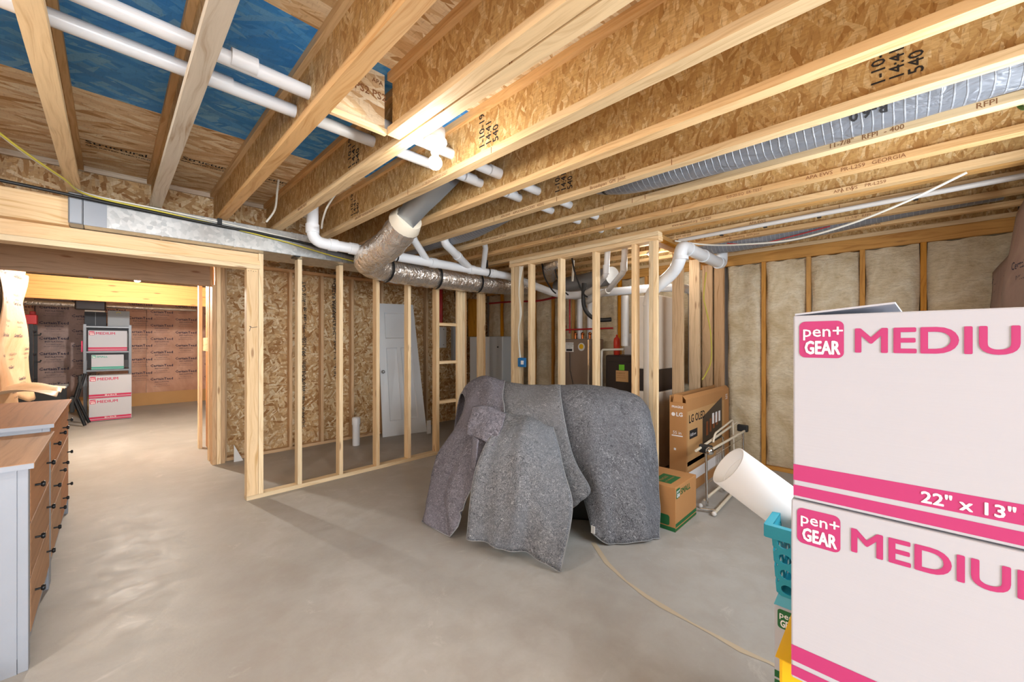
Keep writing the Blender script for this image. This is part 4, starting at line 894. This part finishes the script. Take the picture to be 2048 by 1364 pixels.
# teal basket with holes
def holed(mb, P, cols, rows, hr, m=.16, n=16):
    """P(u,v)->point; u,v in 0..1 ; cell grid with round holes"""
    for i in range(cols):
        for j in range(rows):
            u0, u1, v0, v1 = i/cols, (i+1)/cols, j/rows, (j+1)/rows; cu, cv = (u0+u1)/2, (v0+v1)/2
            du, dv = (u1-u0)/2, (v1-v0)/2; O = []; I = []
            for k in range(n):
                a = 2*PI*(k+.5)/n; c_, s_ = math.cos(a), math.sin(a); q = 1/max(abs(c_), abs(s_))
                O.append(P(cu+du*c_*q, cv+dv*s_*q)); I.append(P(cu+du*hr*c_, cv+dv*hr*s_))
            mb.add(O+I, [(k, (k+1) % n, n+(k+1) % n, n+k) for k in range(n)])
t = thing('plastic_basket', 'teal plastic basket with round holes standing on a small carton', 'basket', (1.69, .12, .532))
bk = MB(); z0, z1 = .565, .765
bx0, bx1, by0, by1 = 1.53, 1.86, -.05, .275
def quadP(a, b, c, d):
    a, b, c, d = map(Vector, (a, b, c, d)); return lambda u, v: (a*(1-u)+b*u)*(1-v)+(d*(1-u)+c*u)*v
e = .012
cs = [(bx0, by1), (bx1, by1), (bx1, by0), (bx0, by0)]
ou = [(bx0-e, by1+e), (bx1+e, by1+e), (bx1+e, by0-e), (bx0-e, by0-e)]
for k in range(4):
    a, b = cs[k], cs[(k+1) % 4]; c, d = ou[(k+1) % 4], ou[k]
    holed(bk, quadP((*a, z0), (*b, z0), (*c, z1), (*d, z1)), 6, 4, .62)
    bk.quad((*d, z1), (*c, z1), (c[0], c[1], z1+.028), (d[0], d[1], z1+.028))
    o0, o1 = (a[0]+(a[0]-1.69)*.06, a[1]+(a[1]-.11)*.06), (b[0]+(b[0]-1.69)*.06, b[1]+(b[1]-.11)*.06)
    bk.quad((*a, z0), (*b, z0), (*o1, .533), (*o0, .533))
o = part('basket_body', bk, M['teal'], t); m = o.modifiers.new('s', 'SOLIDIFY'); m.thickness = .004
rim = MB(); ro = [(bx0-.03, by1+.03), (bx1+.03, by1+.03), (bx1+.03, by0-.03), (bx0-.03, by0-.03)]
for k in range(4):
    a, b = ou[k], ou[(k+1) % 4]; c, d = ro[(k+1) % 4], ro[k]
    rim.quad((*a, .795), (*b, .795), (*c, .795), (*d, .795)); rim.quad((*c, .795), (*d, .795), (*d, .755), (*c, .755))
o = part('rim', rim, M['teal'], t); m = o.modifiers.new('s', 'SOLIDIFY'); m.thickness = .004
part('bottom', MB().box(bx0, bx1, by0, by1, .553, .557), M['teal'], t)
solo('wooden_block', MB().box(1.585, 1.66, -.02, .235, .742, .80), M['box_tan'], 'pale wooden block inside the teal basket', 'block')
# foam roll
t = thing('foam_roll', 'rolled sheet of white foam leaning out of the teal basket', 'roll', (1.75, .3, .6))
p, q = Vector((1.63, .452, .925)), Vector((1.85, .075, .60))
part('outer_wrap', MB().hollow(p, q, .075, .081, 48), M['foam'], t)
d = (q-p).normalized()
solo('paper_bundle', MB().tube([(1.62, .19, .562), (1.62, .19, .74)], .055, 20), M['white'], 'white paper roll standing inside the teal basket', 'roll')
solo('paper_bundle', MB().tube([(1.62, .05, .562), (1.62, .05, .74)], .055, 20), M['white'], 'second white paper roll inside the teal basket, nearer the wall', 'roll')
part('inner_layer', MB().hollow(p+d*.035, q, .060, .066, 40), M['foam'], t); part('inner_layer', MB().hollow(p+d*.055, q, .042, .048, 36), M['foam'], t)
# ================================================================ small brown carton, tv carton, rack
t = carton(2.885, 3.30, 1.148, 1.455, 0, .325, M['box_brown'], 'small brown carton with green printing beside the blanket pile',
       [(Face((3.30-.415, 1.148, 0), (1, 0, 0), (0, 0, 1)), .415)], M['green_ink'], 'SMALL', None, scale=1.15)
F = Face((2.885, 1.455, 0), (0, -1, 0), (0, 0, 1)); g = MB(); F.rect(g, .0, .307, .0, .03); F.poly(g, rrect(.22, .075, .085, .075, .015)); part('printed_lettering', g, M['green_ink'], t, 'green stripe and logo')
F = Face((2.885, 1.148, .325), (1, 0, 0), (0, 1, 0)); g = MB(); F.rect(g, .06, .26, .06, .20); part('printed_panel', g, M['green_ink'], t, 'green panel on the lid')
g = MB(); F.txt(g, 'FRAGILE', .035, .08, .14, .0016); F.txt(g, 'KITCHEN BOOKS', .02, .08, .10, .0016); part('lid_lettering', g, M['box_brown'], t)
part('hand_hole', MB().box(3.0, 3.10, 1.39, 1.41, .3255, .3262), M['ink'], t)
X0, X1, Y0, Y1, ZT = 3.63, 4.90, 1.35, 1.50, .87
t = thing('television_carton', 'flat brown television carton standing against the utility side studs', 'box', (4.26, 1.42, 0))
mb = MB().box(X0, X1, Y0, Y0+.004, 0, ZT).box(X0, X1, Y1-.004, Y1, 0, ZT+.03).box(X0, X0+.004, Y0+.004, Y1-.004, 0, ZT-.03).box(X1-.004, X1, Y0+.004, Y1-.004, 0, ZT).box(X0+.004, X1-.004, Y0+.004, Y1-.004, 0, .004)
part('carton', mb, M['box_brown'], t)
fp = MB(); fp.quad((X0, Y0, ZT), (X1, Y0, ZT), (X1, Y0+.03, ZT+.035), (X0, Y0+.03, ZT+.035)).quad((X0, Y0+.03, ZT-.03), (X0, Y1-.03, ZT-.03), (X0+.01, Y1-.04, ZT+.04), (X0+.01, Y0+.035, ZT+.04))
o = part('flap', fp, M['box_brown'], t, 'open top flap'); o.modifiers.new('s', 'SOLIDIFY').thickness = .003
part('inner_shade_block', MB().box(X0+.02, X1-.02, Y0+.02, Y1-.02, .5, .72), M['darkbrown'], t, 'dark block painting the shade inside the carton')  # dark brown stands for the shade in the open top
F = Face((X0, Y0, 0), (1, 0, 0), (0, 0, 1)); L = MB(); Dk = MB(); Sc = MB(); Rd = MB(); Wt = MB()
F.rect(L, .03, 1.10, .26, .76); F.rect(L, .03, 1.10, .22, .30)
F.poly(Sc, [(.42, .36), (1.02, .36), (1.02, .80), (.42, .66)], .0012)
F.poly(Dk, [(.45, .41), (.9, .41), (.86, .38), (.5, .38)], .0016); F.rect(Dk, .08, .28, .50, .58, .0016)
for k in range(4): F.rect(Rd, .52+.1*k, .58+.1*k, .46+.02*k, .60+.015*k, .0016)
F.txt(Dk, 'LG OLED', .105, .06, .65, .0014, bold=.02)
for k in range(3): F.rect(Wt, .70+.1*k, .76+.1*k, .55, .66, .0018)
F.txt(Wt, 'OLED evo', .035, .09, .525, .002); F.txt(Wt, '55', .08, 1.14, .76, .0012)
F.rect(Wt, .06, 1.05, .10, .20, .0012)
part('printed_panel', L, M['box_tan'], t, 'tan picture panel'); part('printed_screen', Sc, M['darkbrown'], t, 'dark brown screen picture'); part('printed_lettering', Dk, M['ink'], t, 'black lettering')
part('picture_detail', Rd, M['copper'], t, 'rusty red picture detail'); part('white_lettering', Wt, M['white_ink'], t, 'white lettering')
F = Face((X0, Y1, 0), (0, -1, 0), (0, 0, 1)); Wt = MB()
F.txt(Wt, 'FRAGILE', .028, .02, .79, .0012, bold=.02); F.txt(Wt, 'LG', .05, .06, .715, .0012, bold=.03); F.poly(Wt, rrect(.035, .73, .035, .035, .017)); F.txt(Wt, '55 in', .04, .03, .55, .0012); F.rect(Wt, .02, .12, .53, .54); F.rect(Wt, .04, .06, .40, .42); F.rect(Wt, .02, .13, .03, .065)
part('side_lettering', Wt, M['white_ink'], t, 'white lettering on the narrow side')
t = thing('folding_rack', 'chrome and cream folding drying rack standing before the television carton', 'rack', (3.9, 1.15, 0))
a = MB
part('top_bar', MB().tube([(3.36, 1.17, .50), (4.70, 1.22, .53)], .011, 10), M['cream_metal'], t)
part('second_bar', MB().tube([(3.50, 1.11, .485), (4.62, 1.12, .47)], .011, 10), M['cream_metal'], t)
for x in (3.50, 3.95, 4.62): part('upright', MB().tube([(x, 1.14, .52), (x, 1.13, .02)], .010, 10), M['chrome'], t)
part('lower_bar', MB().tube([(3.50, 1.12, .10), (4.62, 1.12, .10)], .011, 10), M['cream_metal'], t); part('lower_bar', MB().tube([(3.50, 1.15, .06), (4.62, 1.15, .06)], .009, 10), M['cream_metal'], t)
wr = MB()
for k in range(9): wr.tube([(3.75+.03*k, 1.135, .11), (3.75+.03*k, 1.135, .44)], .003, 6)
for z in (.2, .3, .4): wr.tube([(3.52, 1.133, z), (4.6, 1.133, z)], .003, 6)
part('wire_grid', wr, M['chrome'], t)
part('hoop', MB().tube(roundpath([(3.75, 1.16, .50), (3.80, 1.16, .57), (4.45, 1.19, .60), (4.5, 1.19, .2)], .04), .009, 8), M['cream_metal'], t)
for x in (3.50, 4.62): part('hinge', MB().box(x-.025, x+.025, 1.09, 1.19, .46, .53), M['black'], t, bev=.01)
part('hinge_cap', MB().ball((3.47, 1.10, .49), .035, 12), M['chrome'], t)
part('foot_bar', MB().tube([(3.37, 1.035, .024), (4.1, 1.06, .024)], .013, 10), M['cream_metal'], t); part('foot_bar', MB().tube([(3.37, 1.14, .03), (3.42, 1.035, .03)], .010, 10), M['chrome'], t)
for p_ in ((3.37, 1.035, .02), (3.46, 1.17, .02)): part('foot_knob', MB().ball(p_, .02, 10), M['pvc_dull'], t)
# ================================================================ dressers
def knob(x, y, z, parent):
    part('knob', MB().tube([(x, y, z), (x+.022, y, z)], .005, 8).tube([(x+.018, y, z), (x+.026, y, z), (x+.032, y, z)], [.010, .0145, .010], 14), M['knob'], parent)
def dresser(y0, y1, h, cols, label):
    xf, xb = -.245, -.70
    t = thing('dresser', label, 'dresser', ((xf+xb)/2, (y0+y1)/2, 0), None)
    part('top', MB().box(xb-.01, xf+.018, y0-.012, y1+.001, h-.022, h), M['dtop'], t, 'brown wooden top', grain='y', bev=.002)
    part('top_edge', MB().box(xb-.01, xf+.016, y0-.016, y0-.0125, h-.024, h-.002), M['dresser'], t)
    part('body', MB().box(xb, xf-.022, y0+.002, y1-.002, .06, h-.023), M['dresser'], t, bev=.002)
    for yy in (y0, y1-.05): part('leg', MB().box(xf-.03, xf, yy, yy+.05, 0, h-.0235), M['dresser'], t, bev=.002); part('leg', MB().box(xb, xb+.045, yy, yy+.05, 0, h-.0235), M['dresser'], t, bev=.002)
    part('side_stile', MB().box(xf-.075, xf-.031, y0-.002, y0+.02, .0, h-.0235), M['dresser'], t)
    part('apron', MB().box(xf-.021, xf-.004, y0+.05, y1-.05, .09, .125), M['dresser'], t)
    rows = 3; zz0, zz1 = .13, h-.032; hh = (zz1-zz0)/rows; w = (y1-y0-.10)/cols
    for r in range(rows):
        for c in range(cols):
            a, b = y0+.05+w*c+.004, y0+.05+w*(c+1)-.004; zb = zz0+hh*r+.004; zt = zz0+hh*(r+1)-.004
            d = part('drawer', MB().box(xf-.021, xf+.002, a, b, zb, zt), M['drawer'], t, 'oak coloured drawer front', grain='y', bev=.002)
            for f in ((.18, .82)): knob(xf+.002, a+(b-a)*f, (zb+zt)/2+.01, d)
    return t
dresser(2.63, 3.46, .88, 1, 'near grey dresser with brown top and three wide drawers')
dresser(3.475, 4.86, .925, 2, 'far grey dresser with brown top and six drawers')
P = []
for i in range(13):
    v = i/12; row = []
    for j in range(13):
        u = j/12; row.append((-.62+.34*u+.03*math.sin(v*7), 2.50-.12*v-.20*u*u+.03*math.sin(u*9+v*4), .012+.26*(1-v)*(1-.75*u)+.015*math.sin(u*14+v*9)**2))
    P.append(row)
pn = NT('cloudy_plastic'); pn.done(srgb('D5D9DC'), .25); pn.b.inputs['Alpha'].default_value = .45
solo('plastic_sheet', MB().grid(P), pn.m, 'cloudy plastic sheet slumped at the foot of the near dresser', 'plastic sheet')
# ================================================================ far room
t = thing('storage_shelf', 'grey metal shelving unit against the far wall', 'shelf', (-.02, 10.65, 0))
for x in (-.33, .255):
    for y in (10.42, 10.85): part('post', MB().box(x-.018, x+.018, y, y+.036, 0, 1.72), M['shelf_metal'], t)
for z in (.86, 1.20, 1.66): part('shelf_board', MB().box(-.345, .27, 10.425, 10.88, z, z+.03), M['shelf_metal'], t)
part('panel_back', MB().box(-.31, .24, 10.87, 10.875, .9, 1.66), M['darkbrown'], t)
def fbox(x0, x1, z0, z1, ink, word, label, y=10.44, d=.36):
    return carton(x0, x1, y, y+d, z0, z1, M['box_white'], label, [(Face((x0, y, z0), (1, 0, 0), (0, 0, 1)), x1-x0)], ink, word, None)
fbox(-.29, .215, 1.232, 1.61, M['crimson'], 'MEDIUM', 'white carton with crimson stripes on the upper shelf')
fbox(-.25, .17, .892, 1.165, M['teal_ink'], 'SMALL', 'white carton with green stripes on the lower shelf')
carton(-.27, .265, 10.03, 10.39, .01, .40, M['box_white'], 'white crimson-striped carton at the bottom of the far stack', [(Face((-.27, 10.03, .01), (1, 0, 0), (0, 0, 1)), .53)], M['crimson'], 'MEDIUM', '22 x 13 x 15')
carton(-.27, .265, 10.03, 10.39, .403, .80, M['box_white'], 'white crimson-striped carton on top of the far floor stack', [(Face((-.27, 10.03, .403), (1, 0, 0), (0, 0, 1)), .53)], M['crimson'], 'MEDIUM', '22 x 13 x 15')
t = thing('storage_bin', 'dark grey fabric bin on top of the far shelf', 'bin', (-.2, 10.6, 1.692)); part('bin_body', MB().box(-.335, -.06, 10.44, 10.8, 1.692, 1.95), M['dark_fabric'], t, bev=.01); part('seam', MB().box(-.2, -.195, 10.436, 10.4395, 1.70, 1.94), M['light_fabric'], t); part('white_lid', MB().box(-.33, -.08, 10.45, 10.79, 1.951, 1.985), M['white'], t)
t = thing('storage_bin', 'light grey fabric bin on top of the far shelf', 'bin', (.1, 10.6, 1.692)); part('bin_body', MB().box(-.045, .25, 10.44, 10.8, 1.692, 1.985), M['light_fabric'], t, bev=.01); part('handle', MB().tube(arc((.10, 10.435, 1.93), (1, 0, 0), (0, 0, 1), .03, PI*.1, PI*.9, 6), .005, 6), M['cable_yellow'], t)
t = thing('hanging_monitor', 'dark rectangular panel hanging above the far shelf', 'screen', (-.25, 9.9, 2.0)); part('panel', MB().box(-.43, -.06, 9.88, 9.92, 1.945, 2.16), M['darkbrown'], t, bev=.02); part('mount', MB().box(-.27, -.22, 9.89, 9.91, 2.161, 2.69), M['black_metal'], t)
solo('pink_sign', MB().box(-.375, -.355, 10.45, 10.60, 1.22, 1.42), M['crimson'], 'small crimson bag hanging on the left of the far shelf', 'bag')
t = thing('folding_chair', 'black folding chair leaning beside the far floor cartons', 'chair', (-.33, 9.6, 0))
part('frame', MB().tube([(-.30, 9.55, .02), (-.42, 9.62, .45), (-.33, 9.65, .86)], .022, 10).tube([(-.26, 9.85, .02), (-.40, 9.88, .45), (-.31, 9.9, .86)], .022, 10), M['black_metal'], t)
part('seat', MB().box(-.47, -.42, 9.55, 9.92, .25, .5), M['black'], t, bev=.01); part('backrest', MB().box(-.38, -.34, 9.62, 9.92, .62, .84), M['black'], t, bev=.01)
t = thing('desk', 'black desk or table at the left of the far room', 'desk', (-.85, 9.8, 0))
part('desk_top', MB().box(-1.2, -.50, 9.5, 10.0, .66, .69), M['grey_panel'], t); part('modesty_panel', MB().box(-1.2, -.56, 9.52, 9.54, .45, .655), M['black'], t)
for x in (-1.15, -.53): part('leg', MB().box(x-.03, x+.03, 9.52, 9.58, 0, .657), M['black_metal'], t)
t = thing('wire_rack', 'black slotted upright rack by the far left wall', 'rack', (-.85, 9.2, 0))
part('upright', MB().box(-.845, -.805, 9.1, 9.13, 0, 1.66), M['black_metal'], t); part('upright', MB().box(-.845, -.805, 9.6, 9.63, 0, 1.66), M['black_metal'], t)
for z in (.8, 1.2, 1.55): part('arm', MB().box(-.84, -.81, 9.13, 9.6, z, z+.02), M['black_metal'], t)
for z in (1.1, 1.5): part('hook', MB().tube([(-.80, 9.12, z), (-.74, 9.12, z), (-.73, 9.12, z+.03)], .01, 8), M['black_metal'], t)
solo('power_tool', MB().box(-1.02, -.88, 10.4, 10.6, 1.70, 1.86).box(-.96, -.9, 10.42, 10.58, 1.86, 1.92), M['red'], 'red tool case hanging in the far left corner', 'tool', bev=.01)
# ================================================================ blanket pile
from mathutils import noise as mnoise
def frame2(cx, cy, ang):
    return rotz((cx, cy, 0), ang)
T = frame2(2.53, 1.98, -.99)
solo('black_cabinet', MB().box(-.50, .46, -.10, .12, 0, .88, T=T), M['black'], 'black furniture piece hidden under the grey moving blankets', 'furniture', bev=.02)
T = frame2(2.06, 1.90, -.99)
solo('storage_tote', MB().box(-.16, .2, -.14, .14, 0, .62, T=T), M['teal'], 'blue-green plastic tote peeking out under the front blanket', 'tote', bev=.02)
fcam = 784.
def wp(px, py, w):
    cb, sa = .71508590, .69903659
    r = (px-1024)/fcam*w; z = 1.39-(py-685)/fcam*w
    return Vector((sa*r+cb*w, -cb*r+sa*w, max(z, .006)))
def cr(a, b, c, d, t): return .5*((2*b)+(c-a)*t+(2*a-5*b+4*c-d)*t*t+(3*b-a-3*c+d)*t**3)
def patch(G, k=7, fold=.010, seed=0):
    m, n = len(G), len(G[0]); g = lambda i, j: G[min(max(i, 0), m-1)][min(max(j, 0), n-1)]
    rows = []
    for i in range(m-1):
        for a in range(k+(1 if i == m-2 else 0)):
            rows.append([cr(g(i-1, j), g(i, j), g(i+1, j), g(i+2, j), a/k) for j in range(n)])
    out = []
    for R in rows:
        q = lambda j: R[min(max(j, 0), n-1)]; o = []
        for j in range(n-1):
            for a in range(k+(1 if j == n-2 else 0)): o.append(cr(q(j-1), q(j), q(j+1), q(j+2), a/k))
        out.append(o)
    rnd = random.Random(seed); ph = [rnd.uniform(0, 6) for _ in range(6)]
    M_, N_ = len(out), len(out[0]); res = []
    for i in range(M_):
        row = []
        for j in range(N_):
            du = out[i][min(j+1, N_-1)]-out[i][max(j-1, 0)]; dv = out[min(i+1, M_-1)][j]-out[max(i-1, 0)][j]
            nn = du.cross(dv); nn = nn.normalized() if nn.length > 1e-9 else Vector((0, 0, 1))
            v = i/(M_-1); u = j/(N_-1); amp = fold*(.35+v)
            q_ = out[i][j]; h = amp*(math.sin(u*13+ph[0]+1.5*v)+.6*math.sin(u*27+ph[1]-2*v)*v+.35*math.sin(v*9+ph[2]+u*5))+.011*mnoise.fractal(Vector((q_.x*7, q_.y*7, q_.z*4)), 1, 2, 3)
            row.append(out[i][j]+nn*h if out[i][j].z > .012 else out[i][j])
        res.append([Vector((p.x, p.y, max(p.z, .006))) for p in row])
    return res
def strip(line, r): return MB().tube(line, r, 6)
def blanket_obj(rows, mat, label, seed, fold=.010):
    P = patch([[wp(*c) for c in r] for r in rows], 7, fold, seed)
    t = thing('moving_blanket', label, 'blanket', tuple(base(MB().grid(P))), None)
    # uv in metres along the surface
    mb = MB().grid(P); o = part('cloth', mb, mat, t)
    uvl = o.data.uv_layers[0]; N_ = len(P[0])
    U = [[0]*N_ for _ in P]; V = [[0]*N_ for _ in P]
    for i in range(len(P)):
        for j in range(N_):
            if j: U[i][j] = U[i][j-1]+(P[i][j]-P[i][j-1]).length
            if i: V[i][j] = V[i-1][j]+(P[i][j]-P[i-1][j]).length
    for p in o.data.polygons:
        for li in p.loop_indices:
            k = o.data.loops[li].vertex_index; uvl.data[li].uv = (U[k//N_][k % N_]+seed, V[k//N_][k % N_])
    s = o.modifiers.new('solid', 'SOLIDIFY'); s.thickness = .007; s.offset = 0
    b1 = [P[i][0] for i in range(len(P))]; b2 = P[-1]; b3 = [P[i][-1] for i in reversed(range(len(P)))]
    part('bound_edge', strip(b1[7:]+b2[1:]+b3[1:-7], .0045), M['edge'], t, 'stitched grey edge')
    return t, P
blanket_obj([[(1120, 860, 3.5), (1180, 860, 3.52), (1240, 870, 3.5), (1290, 900, 3.42), (1320, 960, 3.3)],
             [(1112, 774, 3.38), (1170, 773, 3.36), (1230, 780, 3.32), (1275, 797, 3.24), (1300, 828, 3.14)],
             [(1113, 800, 3.08), (1175, 803, 3.02), (1240, 812, 2.99), (1288, 832, 2.97), (1310, 868, 3.0)],
             [(1125, 880, 2.98), (1185, 890, 2.88), (1240, 895, 2.86), (1287, 900, 2.86), (1316, 930, 2.95)],
             [(1155, 960, 2.88), (1200, 975, 2.76), (1240, 980, 2.76), (1285, 985, 2.76), (1318, 1000, 2.86)],
             [(1187, 1068, 2.70), (1212, 1086, 2.68), (1245, 1087, 2.68), (1290, 1080, 2.71), (1319, 1077, 2.77)]],
            M['blanket_dark'], 'dark grey felt moving blanket draped over the right end of the pile', 1, .006)
blanket_obj([[(975, 850, 3.66), (1060, 860, 3.6), (1125, 865, 3.52)],
             [(985, 764, 3.47), (1050, 772, 3.42), (1120, 774, 3.36)],
             [(985, 800, 3.15), (1050, 803, 3.08), (1122, 802, 3.0)],
             [(1000, 850, 2.95), (1070, 850, 2.90), (1136, 875, 2.86)],
             [(1030, 920, 2.82), (1095, 920, 2.76), (1155, 932, 2.74)],
             [(1060, 990, 2.70), (1125, 1000, 2.66), (1180, 980, 2.66)],
             [(1080, 1030, 2.68), (1120, 1025, 2.66), (1160, 1002, 2.66)]],
            M['blanket_mid'], 'lighter grey moving blanket over the middle of the pile', 2, .008)
tB, _ = blanket_obj([[(905, 880, 3.85), (950, 850, 3.8), (1005, 850, 3.68)],
             [(918, 792, 3.6), (955, 757, 3.56), (1010, 764, 3.46)],
             [(930, 800, 3.32), (965, 785, 3.22), (1005, 792, 3.12)],
             [(912, 850, 3.2), (955, 845, 3.02), (1008, 830, 2.94)],
             [(870, 912, 3.15), (918, 915, 2.95), (985, 905, 2.80)],
             [(856, 980, 3.1), (892, 990, 2.90), (940, 985, 2.74)],
             [(844, 1043, 3.03), (900, 1073, 2.79), (925, 1020, 2.76)]],
            M['blanket_purple'], 'purplish grey moving blanket over the left end of the pile', 3, .010)
P = patch([[wp(*c) for c in r] for r in [[(945, 815, 2.98), (975, 812, 2.92), (1012, 828, 2.86)], [(938, 845, 2.88), (968, 846, 2.80), (1003, 858, 2.74)], [(934, 869, 2.84), (960, 878, 2.74), (986, 893, 2.66)]]], 7, .004, 9)
o = part('folded_corner', MB().grid(P), M['blanket_purple'], tB, 'folded back corner of cloth'); o.modifiers.new('s', 'SOLIDIFY').thickness = .008
P = patch([[wp(*c) for c in r] for r in [[(948, 872, 2.78), (958, 880, 2.72)], [(945, 905, 2.76), (953, 908, 2.68)], [(946, 938, 2.74), (949, 942, 2.70)]]], 5, .002, 4)
o = part('folded_tip', MB().grid(P), M['blanket_purple'], tB, 'hanging cloth tip'); o.modifiers.new('s', 'SOLIDIFY').thickness = .008
tD, _ = blanket_obj([[(1000, 890, 3.2), (1045, 890, 3.2), (1085, 910, 3.15), (1110, 940, 3.1)],
             [(1008, 827, 2.98), (1042, 833, 2.93), (1075, 843, 2.88), (1103, 860, 2.84)],
             [(985, 868, 2.74), (1025, 862, 2.68), (1068, 866, 2.66), (1115, 890, 2.68)],
             [(958, 925, 2.66), (1010, 922, 2.57), (1066, 925, 2.52), (1128, 950, 2.54)],
             [(944, 995, 2.62), (1000, 1000, 2.50), (1062, 1005, 2.43), (1142, 1020, 2.46)],
             [(933, 1078, 2.62), (990, 1094, 2.52), (1050, 1107, 2.46), (1121, 1143, 2.36)]],
            M['blanket_blue'], 'front grey moving blanket hanging to a pointed corner near the camera', 5, .012)
lab = MB(); a = wp(1186, 1058, 2.66); lab.box(a.x-.002, a.x+.002, a.y-.015, a.y+.015, a.z-.03, a.z+.02); part('care_tag', lab, M['white'], tD, 'white fabric tag')
